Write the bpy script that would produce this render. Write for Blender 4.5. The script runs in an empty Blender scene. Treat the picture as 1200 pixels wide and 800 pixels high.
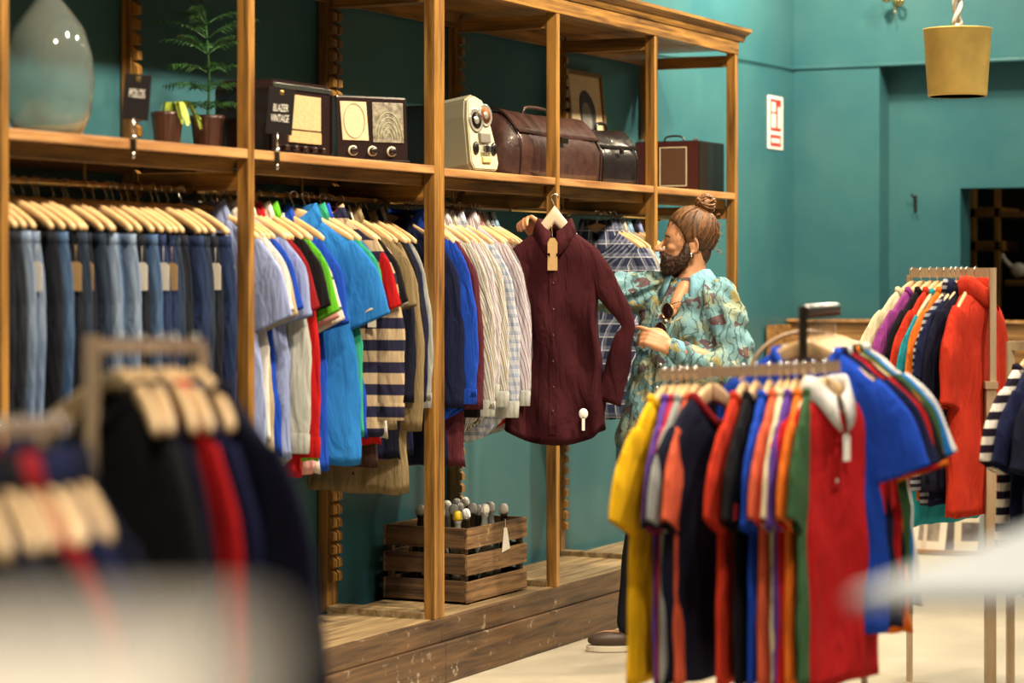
import bpy, bmesh, math, random
from mathutils import Vector, Matrix, noise
PI = math.pi
C = bpy.context.scene.collection
rnd = random.Random(7)

# ------------------------------------------------------------------ camera frame
TH = math.radians(26.3); FP = 2833.0; CH = 1.49
CAMX, CAMY = 4.172, -7.843
Fv = Vector((-math.sin(TH), math.cos(TH), 0)); Rv = Vector((math.cos(TH), math.sin(TH), 0))
def cw(X, Z, h=0.0):                      # metres right of / in front of the camera spot, height -> world
    return Vector((CAMX, CAMY, 0)) + Rv * X + Fv * Z + Vector((0, 0, h))
def ray(px): return (px - 600) / FP
def on_x(px, x):                          # world y where the sight line through column px meets plane x
    a = ray(px); d = Fv + Rv * a; t = (x - CAMX) / d.x
    return CAMY + t * d.y
def on_y(px, y):
    a = ray(px); d = Fv + Rv * a; t = (y - CAMY) / d.y
    return CAMX + t * d.x

cam = bpy.data.cameras.new('camera'); co = bpy.data.objects.new('camera', cam); C.objects.link(co)
co.location = (CAMX, CAMY, CH); co.rotation_euler = (PI/2, 0, TH)
cam.sensor_width = 36; cam.lens = FP / 1200 * 36; cam.shift_y = -75/1200
cam.dof.use_dof = True; cam.dof.focus_distance = 9.45; cam.dof.aperture_fstop = 2.1
cam.clip_start = 0.05; cam.clip_end = 100
bpy.context.scene.camera = co

# ------------------------------------------------------------------ materials
MATS = {}
def mat_new(key):
    m = bpy.data.materials.new(key); m.use_nodes = True
    nt = m.node_tree; b = nt.nodes['Principled BSDF']
    return m, nt, b
def lk(nt, a, b): nt.links.new(a, b)
def nd(nt, t, **k):
    n = nt.nodes.new(t)
    for a, v in k.items(): setattr(n, a, v)
    return n
def plain(key, col, rough=.5, metal=0, spec=.5, emit=None, noise_amt=0, nscale=20, bump=0, coat=0, trans=0, alpha=1, ior=1.45):
    if key in MATS: return MATS[key]
    m, nt, b = mat_new(key)
    b.inputs['Base Color'].default_value = (*col, 1); b.inputs['Roughness'].default_value = rough
    b.inputs['Metallic'].default_value = metal; b.inputs['Specular IOR Level'].default_value = spec
    b.inputs['Coat Weight'].default_value = coat; b.inputs['Transmission Weight'].default_value = trans
    b.inputs['IOR'].default_value = ior
    if emit: b.inputs['Emission Color'].default_value = (*emit[0], 1); b.inputs['Emission Strength'].default_value = emit[1]
    if noise_amt or bump:
        tc = nd(nt, 'ShaderNodeTexCoord'); no = nd(nt, 'ShaderNodeTexNoise'); no.inputs['Scale'].default_value = nscale
        no.inputs['Detail'].default_value = 5
        lk(nt, tc.outputs['Object'], no.inputs['Vector'])
        if noise_amt:
            cr = nd(nt, 'ShaderNodeValToRGB'); lk(nt, no.outputs['Fac'], cr.inputs['Fac'])
            e = cr.color_ramp.elements
            e[0].position = .3; e[1].position = .72
            e[0].color = (*[c*(1-noise_amt) for c in col], 1); e[1].color = (*[min(1, c*(1+noise_amt)) for c in col], 1)
            lk(nt, cr.outputs['Color'], b.inputs['Base Color'])
        if bump:
            bp = nd(nt, 'ShaderNodeBump'); bp.inputs['Strength'].default_value = bump; bp.inputs['Distance'].default_value = .01
            lk(nt, no.outputs['Fac'], bp.inputs['Height']); lk(nt, bp.outputs['Normal'], b.inputs['Normal'])
    MATS[key] = m
    return m
def wood(key, c1, c2, axis='Z', scale=1.0, rough=.42, wear=None, coat=.15):
    """long grain along one axis"""
    if key in MATS: return MATS[key]
    m, nt, b = mat_new(key)
    tc = nd(nt, 'ShaderNodeTexCoord'); mp = nd(nt, 'ShaderNodeMapping')
    s = [14*scale]*3; s['XYZ'.index(axis)] = .8*scale
    mp.inputs['Scale'].default_value = s
    geo = nd(nt, 'ShaderNodeNewGeometry')
    lk(nt, geo.outputs['Position'], mp.inputs['Vector'])
    n1 = nd(nt, 'ShaderNodeTexNoise'); n1.inputs['Scale'].default_value = 2.2; n1.inputs['Detail'].default_value = 8; n1.inputs['Distortion'].default_value = .6
    n2 = nd(nt, 'ShaderNodeTexNoise'); n2.inputs['Scale'].default_value = 9; n2.inputs['Detail'].default_value = 4
    lk(nt, mp.outputs['Vector'], n1.inputs['Vector']); lk(nt, mp.outputs['Vector'], n2.inputs['Vector'])
    mx = nd(nt, 'ShaderNodeMath', operation='MULTIPLY_ADD'); mx.inputs[1].default_value = .35; 
    lk(nt, n2.outputs['Fac'], mx.inputs[0]); lk(nt, n1.outputs['Fac'], mx.inputs[2])
    cr = nd(nt, 'ShaderNodeValToRGB'); e = cr.color_ramp.elements
    e[0].position = .5; e[1].position = .82; e[0].color = (*c1, 1); e[1].color = (*c2, 1)
    lk(nt, mx.outputs[0], cr.inputs['Fac'])
    out = cr.outputs['Color']
    if wear:
        n3 = nd(nt, 'ShaderNodeTexNoise'); n3.inputs['Scale'].default_value = wear[2]; n3.inputs['Detail'].default_value = 7; n3.inputs['Roughness'].default_value = .7
        lk(nt, geo.outputs['Position'], n3.inputs['Vector'])
        r3 = nd(nt, 'ShaderNodeValToRGB'); r3.color_ramp.elements[0].position = wear[1]; r3.color_ramp.elements[1].position = min(1, wear[1]+.08)
        lk(nt, n3.outputs['Fac'], r3.inputs['Fac'])
        mm = nd(nt, 'ShaderNodeMix', data_type='RGBA'); lk(nt, r3.outputs['Color'], mm.inputs['Factor']); lk(nt, out, mm.inputs['A']); mm.inputs['B'].default_value = (*wear[0], 1)
        out = mm.outputs['Result']
    lk(nt, out, b.inputs['Base Color'])
    b.inputs['Roughness'].default_value = rough; b.inputs['Coat Weight'].default_value = coat
    bp = nd(nt, 'ShaderNodeBump'); bp.inputs['Strength'].default_value = .25; bp.inputs['Distance'].default_value = .004
    lk(nt, mx.outputs[0], bp.inputs['Height']); lk(nt, bp.outputs['Normal'], b.inputs['Normal'])
    MATS[key] = m
    return m
def fabric(key, c, kind='plain', c2=(1,1,1), p=.05, duty=.5, c3=None):
    """woven cloth; kind: plain, hstripe, vstripe, plaid, denim, print"""
    if key in MATS: return MATS[key]
    m, nt, b = mat_new(key)
    b.inputs['Roughness'].default_value = .9; b.inputs['Specular IOR Level'].default_value = .12
    tc = nd(nt, 'ShaderNodeTexCoord'); sp = nd(nt, 'ShaderNodeSeparateXYZ'); lk(nt, tc.outputs['Object'], sp.inputs[0])
    uv = nd(nt, 'ShaderNodeSeparateXYZ'); lk(nt, tc.outputs['UV'], uv.inputs[0])
    def stripes(src, period, dut):
        a = nd(nt, 'ShaderNodeMath', operation='MULTIPLY'); a.inputs[1].default_value = 1/period; lk(nt, src, a.inputs[0])
        f = nd(nt, 'ShaderNodeMath', operation='FRACT'); lk(nt, a.outputs[0], f.inputs[0])
        g = nd(nt, 'ShaderNodeMath', operation='LESS_THAN'); g.inputs[1].default_value = dut; lk(nt, f.outputs[0], g.inputs[0])
        return g.outputs[0]
    def mix(fac, A, B, f=None):
        x = nd(nt, 'ShaderNodeMix', data_type='RGBA')
        if fac is not None: lk(nt, fac, x.inputs['Factor'])
        else: x.inputs['Factor'].default_value = f
        for s, v in (('A', A), ('B', B)):
            if isinstance(v, tuple): x.inputs[s].default_value = (*v, 1)
            else: lk(nt, v, x.inputs[s])
        return x.outputs['Result']
    no = nd(nt, 'ShaderNodeTexNoise'); mp = nd(nt, 'ShaderNodeMapping'); lk(nt, tc.outputs['Object'], mp.inputs['Vector']); lk(nt, mp.outputs[0], no.inputs['Vector'])
    no.inputs['Scale'].default_value = 8; no.inputs['Detail'].default_value = 4
    cr = nd(nt, 'ShaderNodeValToRGB'); lk(nt, no.outputs['Fac'], cr.inputs['Fac'])
    e = cr.color_ramp.elements
    k = .1
    e[0].position = .35; e[1].position = .7
    e[0].color = (*[x*(1-k) for x in c], 1); e[1].color = (*[min(1, x*(1+k)) for x in c], 1)
    out = cr.outputs['Color']
    if kind == 'hstripe':
        out = mix(stripes(sp.outputs['Z'], p, duty), out, c2)
    elif kind == 'vstripe':
        out = mix(stripes(uv.outputs['X'], p, duty), out, c2)
        if c3: out = mix(stripes(uv.outputs['X'], p*2.7, duty*.5), out, c3)
    elif kind == 'plaid':
        h = stripes(sp.outputs['Z'], p, duty); v = stripes(uv.outputs['X'], p, duty)
        o1 = mix(None, out, c2, .5)
        o2 = mix(h, out, o1); 
        hv = nd(nt, 'ShaderNodeMath', operation='ADD'); lk(nt, h, hv.inputs[0]); lk(nt, v, hv.inputs[1])
        hh = nd(nt, 'ShaderNodeMath', operation='MULTIPLY'); hh.inputs[1].default_value = .4; lk(nt, hv.outputs[0], hh.inputs[0])
        out = mix(hh.outputs[0], out, c2)
        h2 = stripes(sp.outputs['Z'], p, .06); v2 = stripes(uv.outputs['X'], p, .06)
        mxx = nd(nt, 'ShaderNodeMath', operation='MAXIMUM'); lk(nt, h2, mxx.inputs[0]); lk(nt, v2, mxx.inputs[1])
        out = mix(mxx.outputs[0], out, c3 or (.8, .8, .85))
    elif kind == 'denim':
        mp.inputs['Scale'].default_value = (5, 3, .45)
        no.inputs['Scale'].default_value = 3
        e[0].color = (*c, 1); e[1].color = (*c2, 1); e[0].position = .42; e[1].position = .68
    elif kind == 'print':
        # light ground with scattered dark cards, mustard leaves and striped emblems
        mp2 = nd(nt, 'ShaderNodeMapping'); mp2.inputs['Rotation'].default_value = (.3, .5, .6); mp2.inputs['Scale'].default_value = (11, 11, 17)
        lk(nt, tc.outputs['Object'], mp2.inputs['Vector'])
        vo = nd(nt, 'ShaderNodeTexVoronoi', distance='CHEBYCHEV'); vo.inputs['Scale'].default_value = 1.0; lk(nt, mp2.outputs[0], vo.inputs['Vector'])
        l1 = nd(nt, 'ShaderNodeMath', operation='LESS_THAN'); l1.inputs[1].default_value = .35; lk(nt, vo.outputs['Distance'], l1.inputs[0])
        sc = nd(nt, 'ShaderNodeSeparateColor'); lk(nt, vo.outputs['Color'], sc.inputs[0])
        cc = nd(nt, 'ShaderNodeValToRGB'); cc.color_ramp.interpolation = 'CONSTANT'; lk(nt, sc.outputs[0], cc.inputs['Fac'])
        ee = cc.color_ramp.elements; ee[0].color = (.09, .03, .035, 1); ee[1].position = .3; ee[1].color = (.32, .27, .10, 1)
        for pos, cl in ((.5, (.10, .06, .07, 1)), (.62, (.42, .40, .26, 1)), (.8, (.13, .26, .33, 1))):
            q = ee.new(pos); q.color = cl
        gate = nd(nt, 'ShaderNodeMath', operation='GREATER_THAN'); gate.inputs[1].default_value = .15; lk(nt, sc.outputs[1], gate.inputs[0])
        g2 = nd(nt, 'ShaderNodeMath', operation='MULTIPLY'); lk(nt, l1.outputs[0], g2.inputs[0]); lk(nt, gate.outputs[0], g2.inputs[1])
        n4 = nd(nt, 'ShaderNodeTexNoise'); n4.inputs['Scale'].default_value = 30; lk(nt, tc.outputs['Object'], n4.inputs['Vector'])
        n5 = nd(nt, 'ShaderNodeMath', operation='GREATER_THAN'); n5.inputs[1].default_value = .43; lk(nt, n4.outputs['Fac'], n5.inputs[0])
        g3 = nd(nt, 'ShaderNodeMath', operation='MULTIPLY'); lk(nt, g2.outputs[0], g3.inputs[0]); lk(nt, n5.outputs[0], g3.inputs[1])
        g4 = nd(nt, 'ShaderNodeMath', operation='MULTIPLY'); g4.inputs[1].default_value = .85; lk(nt, g3.outputs[0], g4.inputs[0])
        # broad pale cloudy patches
        n6 = nd(nt, 'ShaderNodeTexNoise'); n6.inputs['Scale'].default_value = 7; n6.inputs['Detail'].default_value = 3; lk(nt, tc.outputs['Object'], n6.inputs['Vector'])
        r6 = nd(nt, 'ShaderNodeValToRGB'); r6.color_ramp.elements[0].position = .5; r6.color_ramp.elements[1].position = .62; lk(nt, n6.outputs['Fac'], r6.inputs['Fac'])
        out = mix(r6.outputs['Color'], out, (.27, .31, .21))
        wvn = nd(nt, 'ShaderNodeTexWave'); wvn.inputs['Scale'].default_value = 9; wvn.inputs['Distortion'].default_value = 14; wvn.inputs['Detail'].default_value = 3; wvn.inputs['Detail Scale'].default_value = 1.4; lk(nt, tc.outputs['Object'], wvn.inputs['Vector'])
        wg = nd(nt, 'ShaderNodeMath', operation='GREATER_THAN'); wg.inputs[1].default_value = .90; lk(nt, wvn.outputs['Fac'], wg.inputs[0])
        wm_ = nd(nt, 'ShaderNodeMath', operation='MULTIPLY'); wm_.inputs[1].default_value = .7; lk(nt, wg.outputs[0], wm_.inputs[0])
        out = mix(wm_.outputs[0], out, (.035, .06, .065))
        out = mix(g4.outputs[0], out, cc.outputs['Color'])
    lk(nt, out, b.inputs['Base Color'])
    wv = nd(nt, 'ShaderNodeTexNoise'); wv.inputs['Scale'].default_value = 260; lk(nt, tc.outputs['Object'], wv.inputs['Vector'])
    wm = nd(nt, 'ShaderNodeMapping'); wm.inputs['Scale'].default_value = (14, 14, 4.5); wm.inputs['Rotation'].default_value = (0, .25, 0); lk(nt, tc.outputs['Object'], wm.inputs['Vector'])
    w2 = nd(nt, 'ShaderNodeTexNoise'); w2.inputs['Scale'].default_value = 1; w2.inputs['Detail'].default_value = 3; w2.inputs['Distortion'].default_value = .8; lk(nt, wm.outputs[0], w2.inputs['Vector'])
    ad = nd(nt, 'ShaderNodeMath', operation='MULTIPLY_ADD'); ad.inputs[1].default_value = .03; lk(nt, wv.outputs['Fac'], ad.inputs[0]); lk(nt, w2.outputs['Fac'], ad.inputs[2])
    bp = nd(nt, 'ShaderNodeBump'); bp.inputs['Strength'].default_value = .8; bp.inputs['Distance'].default_value = .030
    lk(nt, ad.outputs[0], bp.inputs['Height']); lk(nt, bp.outputs['Normal'], b.inputs['Normal'])
    MATS[key] = m
    return m

OAK1, OAK2 = (.085, .037, .008), (.33, .165, .034)
M = {}
M['oakz'] = wood('oak_upright', OAK1, OAK2, 'Z')
M['oaky'] = wood('oak_along', OAK1, OAK2, 'Y')
M['oakx'] = wood('oak_across', OAK1, OAK2, 'X')
M['shelf'] = wood('shelf_oak', (.22, .10, .035), (.46, .25, .10), 'Y', rough=.35)
M['base'] = wood('scuffed_base_oak', (.030, .014, .006), (.125, .065, .025), 'Y', wear=((.34, .28, .20), .60, 13), rough=.6)
M['plank'] = wood('pale_floor_planks', (.13, .08, .035), (.32, .23, .12), 'Y', rough=.55)
M['crate'] = wood('crate_wood', (.045, .022, .009), (.26, .145, .058), 'Y', scale=1.4, rough=.75, wear=((.30, .2, .1), .60, 16), coat=0)
M['crate_dark'] = M['crate']
M['beech'] = plain('beech_hanger', (.60, .40, .20), .38, noise_amt=.12, nscale=30, coat=.3)
M['palebar'] = wood('pale_bronze_bar', (.26, .17, .11), (.42, .30, .20), 'X', scale=.6, rough=.4)
M['ashbar'] = wood('ash_wood_bar', (.36, .25, .14), (.50, .37, .23), 'Z', scale=.6, rough=.5)
M['steel'] = plain('bright_steel', (.78, .76, .72), .25, metal=1)
M['darkmetal'] = plain('dark_bronze_metal', (.10, .08, .06), .35, metal=1)
M['brass'] = plain('aged_brass', (.62, .42, .16), .3, metal=1)
M['white'] = plain('white_plastic', (.8, .78, .74), .35)
M['paper'] = plain('white_paper', (.74, .70, .62), .8)
M['kraft'] = plain('kraft_card', (.45, .29, .13), .8, noise_amt=.08, nscale=60)
M['blackcard'] = plain('black_card', (.010, .008, .009), .6, spec=.2)
M['cream'] = plain('cream_plastic', (.62, .57, .42), .4)
M['black'] = plain('black_lacquer', (.008, .006, .006), .3, coat=.2)
M['bakelite'] = plain('brown_bakelite', (.016, .008, .008), .25, coat=.3)

# ------------------------------------------------------------------ mesh helpers
def tag(o, label=None, cat=None, group=None, kind=None):
    if label: o['label'] = label
    if cat: o['category'] = cat
    if group: o['group'] = group
    if kind: o['kind'] = kind
    return o
def link(name, me, mat=None, parent=None, loc=None):
    o = bpy.data.objects.new(name, me); C.objects.link(o)
    if mat is not None and me is not None:
        if len(me.materials) == 0: me.materials.append(mat)
        elif me.materials[0] != mat: 
            o.material_slots[0].link = 'OBJECT'; o.material_slots[0].material = mat
    if parent is not None: o.parent = parent
    if loc is not None: o.location = loc
    return o
def empty(name, loc=(0,0,0), rz=0, **k):
    o = bpy.data.objects.new(name, None); C.objects.link(o); o.location = loc; o.rotation_euler = (0,0,rz)
    o.empty_display_size = .05
    tag(o, **k); return o
def to_mesh(name, verts, faces, smooth=False, uvs=None):
    me = bpy.data.meshes.new(name); me.from_pydata([tuple(v) for v in verts], [], faces); me.update()
    if smooth:
        for p in me.polygons: p.use_smooth = True
    if uvs:
        l = me.uv_layers.new(name='UVMap')
        for lp in me.loops: l.data[lp.index].uv = uvs[lp.vertex_index]
    return me
class MB:
    """collects shapes for one mesh"""
    def __init__(s): s.v = []; s.f = []; s.sm = []
    def add(s, vs, fs, smooth=False):
        b = len(s.v); s.v += [Vector(v) for v in vs]; s.f += [tuple(i+b for i in f) for f in fs]; s.sm += [smooth]*len(fs); return s
    def box(s, x0, x1, y0, y1, z0, z1, bev=0, m=None):
        bm = bmesh.new(); bmesh.ops.create_cube(bm, size=1)
        for v in bm.verts: v.co = Vector(((x0+x1)/2 + v.co.x*(x1-x0), (y0+y1)/2 + v.co.y*(y1-y0), (z0+z1)/2 + v.co.z*(z1-z0)))
        if bev: bmesh.ops.bevel(bm, geom=bm.edges[:], offset=bev, segments=2, affect='EDGES', profile=.6)
        if m is not None: bmesh.ops.transform(bm, matrix=m, verts=bm.verts)
        bm.verts.index_update()
        s.add([v.co for v in bm.verts], [[v.index for v in f.verts] for f in bm.faces]); bm.free(); return s
    def tube(s, pts, rad, n=8, cap=True, closed=False, flat=None):
        pts = [Vector(p) for p in pts]; k = len(pts)
        if not isinstance(rad, (list, tuple)): rad = [rad]*k
        vs = []; fs = []; up = None
        for i, p in enumerate(pts):
            a = pts[(i-1) % k] if (i > 0 or closed) else p; b = pts[(i+1) % k] if (i < k-1 or closed) else p
            t = (b-a).normalized()
            if up is None: up = Vector((0,0,1)) if abs(t.z) < .9 else Vector((1,0,0))
            sd = t.cross(up).normalized(); up = sd.cross(t).normalized()
            for j in range(n):
                q = 2*PI*j/n; vs.append(p + (sd*math.cos(q) + up*math.sin(q))*rad[i])
        for i in range(k if closed else k-1):
            for j in range(n):
                i2 = (i+1) % k
                fs.append((i*n+j, i*n+(j+1)%n, i2*n+(j+1)%n, i2*n+j))
        if cap and not closed:
            fs.append(tuple(range(n-1, -1, -1))); fs.append(tuple((k-1)*n+j for j in range(n)))
        return s.add(vs, fs, True)
    def lathe(s, prof, n=24, m=None, cx=0, cy=0, cz=0):
        vs = []; fs = []
        for r, z in prof:
            for j in range(n): q = 2*PI*j/n; vs.append(Vector((cx + r*math.cos(q), cy + r*math.sin(q), cz + z)))
        for i in range(len(prof)-1):
            for j in range(n): fs.append((i*n+j, i*n+(j+1)%n, (i+1)*n+(j+1)%n, (i+1)*n+j))
        if prof[0][0] > 1e-5: fs.append(tuple(range(n-1, -1, -1)))
        if prof[-1][0] > 1e-5: fs.append(tuple((len(prof)-1)*n+j for j in range(n)))
        if m is not None: vs = [m @ v for v in vs]
        return s.add(vs, fs, True)
    def ball(s, c, r, n=12, m=None):
        if not isinstance(r, (tuple, list)): r = (r, r, r)
        vs = []; fs = []
        R = n//2
        for i in range(R+1):
            ph = PI*i/R
            for j in range(n):
                q = 2*PI*j/n
                v = Vector((math.sin(ph)*math.cos(q)*r[0], math.sin(ph)*math.sin(q)*r[1], math.cos(ph)*r[2]))
                if m is not None: v = m @ v
                vs.append(v + Vector(c))
        for i in range(R):
            for j in range(n): fs.append((i*n+j, (i+1)*n+j, (i+1)*n+(j+1)%n, i*n+(j+1)%n))
        return s.add(vs, fs, True)
    def prism(s, outline, d, axis='y', off=0, m=None, bev=0):
        """outline in (a,b); extruded along axis from off to off+d"""
        bm = bmesh.new()
        def P(a, b, c): return {'y': (a, c, b), 'x': (c, a, b), 'z': (a, b, c)}[axis]
        vs = [bm.verts.new(P(a, b, off)) for a, b in outline]; f = bm.faces.new(vs)
        r = bmesh.ops.extrude_face_region(bm, geom=[f])
        dv = Vector(P(0, 0, d)) 
        bmesh.ops.translate(bm, verts=[e for e in r['geom'] if isinstance(e, bmesh.types.BMVert)], vec=dv)
        bmesh.ops.recalc_face_normals(bm, faces=bm.faces)
        if bev:
            bmesh.ops.bevel(bm, geom=[e for e in bm.edges if e.is_manifold and e.calc_face_angle(0) > .9], offset=bev, segments=2, affect='EDGES')
        if m is not None: bmesh.ops.transform(bm, matrix=m, verts=bm.verts)
        bm.verts.index_update()
        s.add([v.co for v in bm.verts], [[v.index for v in q.verts] for q in bm.faces]); bm.free(); return s
    def mesh(s, name, fix=True):
        me = bpy.data.meshes.new(name); me.from_pydata([tuple(v) for v in s.v], [], s.f)
        for p, q in zip(me.polygons, s.sm): p.use_smooth = q
        if fix:
            bm = bmesh.new(); bm.from_mesh(me); bmesh.ops.remove_doubles(bm, verts=bm.verts, dist=1e-6)
            bmesh.ops.recalc_face_normals(bm, faces=bm.faces); bm.to_mesh(me); bm.free()
        me.update(); return me
    def build(s, name, mat, parent=None, loc=None, rz=0):
        o = link(name, s.mesh(name), mat, parent, loc); o.rotation_euler = (0, 0, rz); return o
def bez(p, n=20):
    """catmull-rom through points"""
    p = [Vector(q) for q in p]; out = []
    for i in range(len(p)-1):
        a = p[max(i-1, 0)]; b = p[i]; c = p[i+1]; d = p[min(i+2, len(p)-1)]
        for k in range(n):
            t = k/n
            out.append(.5*((2*b) + (c-a)*t + (2*a-5*b+4*c-d)*t*t + (3*b-a-3*c+d)*t**3))
    out.append(p[-1]); return out
def text_mesh(txt, size, name='lettering', extr=.0004, align='CENTER'):
    cu = bpy.data.curves.new(name, 'FONT'); cu.body = txt; cu.size = size; cu.align_x = align; cu.align_y = 'CENTER'; cu.extrude = extr
    o = bpy.data.objects.new(name, cu); C.objects.link(o)
    dg = bpy.context.evaluated_depsgraph_get(); me = bpy.data.meshes.new_from_object(o.evaluated_get(dg))
    bpy.data.objects.remove(o); bpy.data.curves.remove(cu); me.name = name
    return me
def copy_tree(o, parent=None):
    c = o.copy(); C.objects.link(c)
    if parent is not None: c.parent = parent
    for ch in list(o.children): copy_tree(ch, c)
    return c

# ------------------------------------------------------------------ room
def teal_wall():
    m, nt, b = mat_new('teal_paint')
    geo = nd(nt, 'ShaderNodeNewGeometry')
    n1 = nd(nt, 'ShaderNodeTexNoise'); n1.inputs['Scale'].default_value = 1.3; n1.inputs['Detail'].default_value = 6; n1.inputs['Roughness'].default_value = .6
    n2 = nd(nt, 'ShaderNodeTexNoise'); n2.inputs['Scale'].default_value = 14; n2.inputs['Detail'].default_value = 8; n2.inputs['Roughness'].default_value = .75
    lk(nt, geo.outputs['Position'], n1.inputs['Vector']); lk(nt, geo.outputs['Position'], n2.inputs['Vector'])
    cr = nd(nt, 'ShaderNodeValToRGB'); e = cr.color_ramp.elements; e[0].position = .35; e[1].position = .7
    e[0].color = (.021, .100, .130, 1); e[1].color = (.044, .136, .152, 1); lk(nt, n1.outputs['Fac'], cr.inputs['Fac'])
    r2 = nd(nt, 'ShaderNodeValToRGB'); r2.color_ramp.elements[0].position = .68; r2.color_ramp.elements[1].position = .78; lk(nt, n2.outputs['Fac'], r2.inputs['Fac'])
    mm = nd(nt, 'ShaderNodeMix', data_type='RGBA'); lk(nt, cr.outputs['Color'], mm.inputs['A']); mm.inputs['B'].default_value = (.16, .27, .26, 1)
    mf = nd(nt, 'ShaderNodeMath', operation='MULTIPLY'); mf.inputs[1].default_value = .35; lk(nt, r2.outputs['Color'], mf.inputs[0]); lk(nt, mf.outputs[0], mm.inputs['Factor'])
    lk(nt, mm.outputs['Result'], b.inputs['Base Color']); b.inputs['Roughness'].default_value = .38; b.inputs['Specular IOR Level'].default_value = .6
    bp = nd(nt, 'ShaderNodeBump'); bp.inputs['Strength'].default_value = .3; bp.inputs['Distance'].default_value = .02
    lk(nt, n1.outputs['Fac'], bp.inputs['Height']); lk(nt, bp.outputs['Normal'], b.inputs['Normal'])
    return m
TEAL = teal_wall()
M['floor'] = plain('beige_screed', (.38, .34, .265), .45, noise_amt=.12, nscale=2.5)
M['ceil'] = plain('ceiling_paint', (.5, .48, .42), .8)
X0, X1, Y0, Y1, ZC = -.5, 7.5, -10.5, 5.24, 4.1
def struct(name, mb, mat): return tag(mb.build(name, mat), kind='structure')
struct('floor', MB().box(X0-.2, X1+.2, Y0-.2, Y1+2.4, -.1, 0), M['floor'])
struct('ceiling', MB().box(X0-.2, X1+.2, Y0-.2, Y1+2.4, ZC, ZC+.1), M['ceil'])
struct('wall_left', MB().box(X0-.2, X0, Y0-.2, Y1+.6, 0, ZC), TEAL)
struct('wall_right', MB().box(X1, X1+.2, Y0-.2, Y1+2.2, 0, ZC), TEAL)
struct('wall_behind', MB().box(X0-.2, X1+.2, Y0-.2, Y0, 0, ZC), TEAL)
# far wall: pier, lintel over the recess, recess back with a passage to a further room
xr = .007; YR = 5.42; xo = .42; zo = 1.99
struct('wall_far', MB().box(X0, xr, Y1, Y1+.7, 0, ZC).box(xr, X1, Y1, Y1+.7, 2.69, ZC), TEAL)
struct('wall_recess', MB().box(xr, xo, YR, YR+.2, 0, 2.69).box(xo, X1, YR, YR+.2, zo, 2.69), TEAL)
struct('wall_passage', MB().box(xr-.2, X1+.2, Y1+2.2, Y1+2.4, 0, 2.69).box(xr-.2, xr, YR+.2, Y1+2.2, 0, 2.69), TEAL)
struct('trim_1', MB().box(X0, xr+.0, Y1-.012, Y1+.001, 2.675, 2.69, .003), TEAL)
struct('trim_2', MB().box(xr, X1, Y1-.012, Y1+.001, 2.675, 2.69, .003), TEAL)

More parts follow.
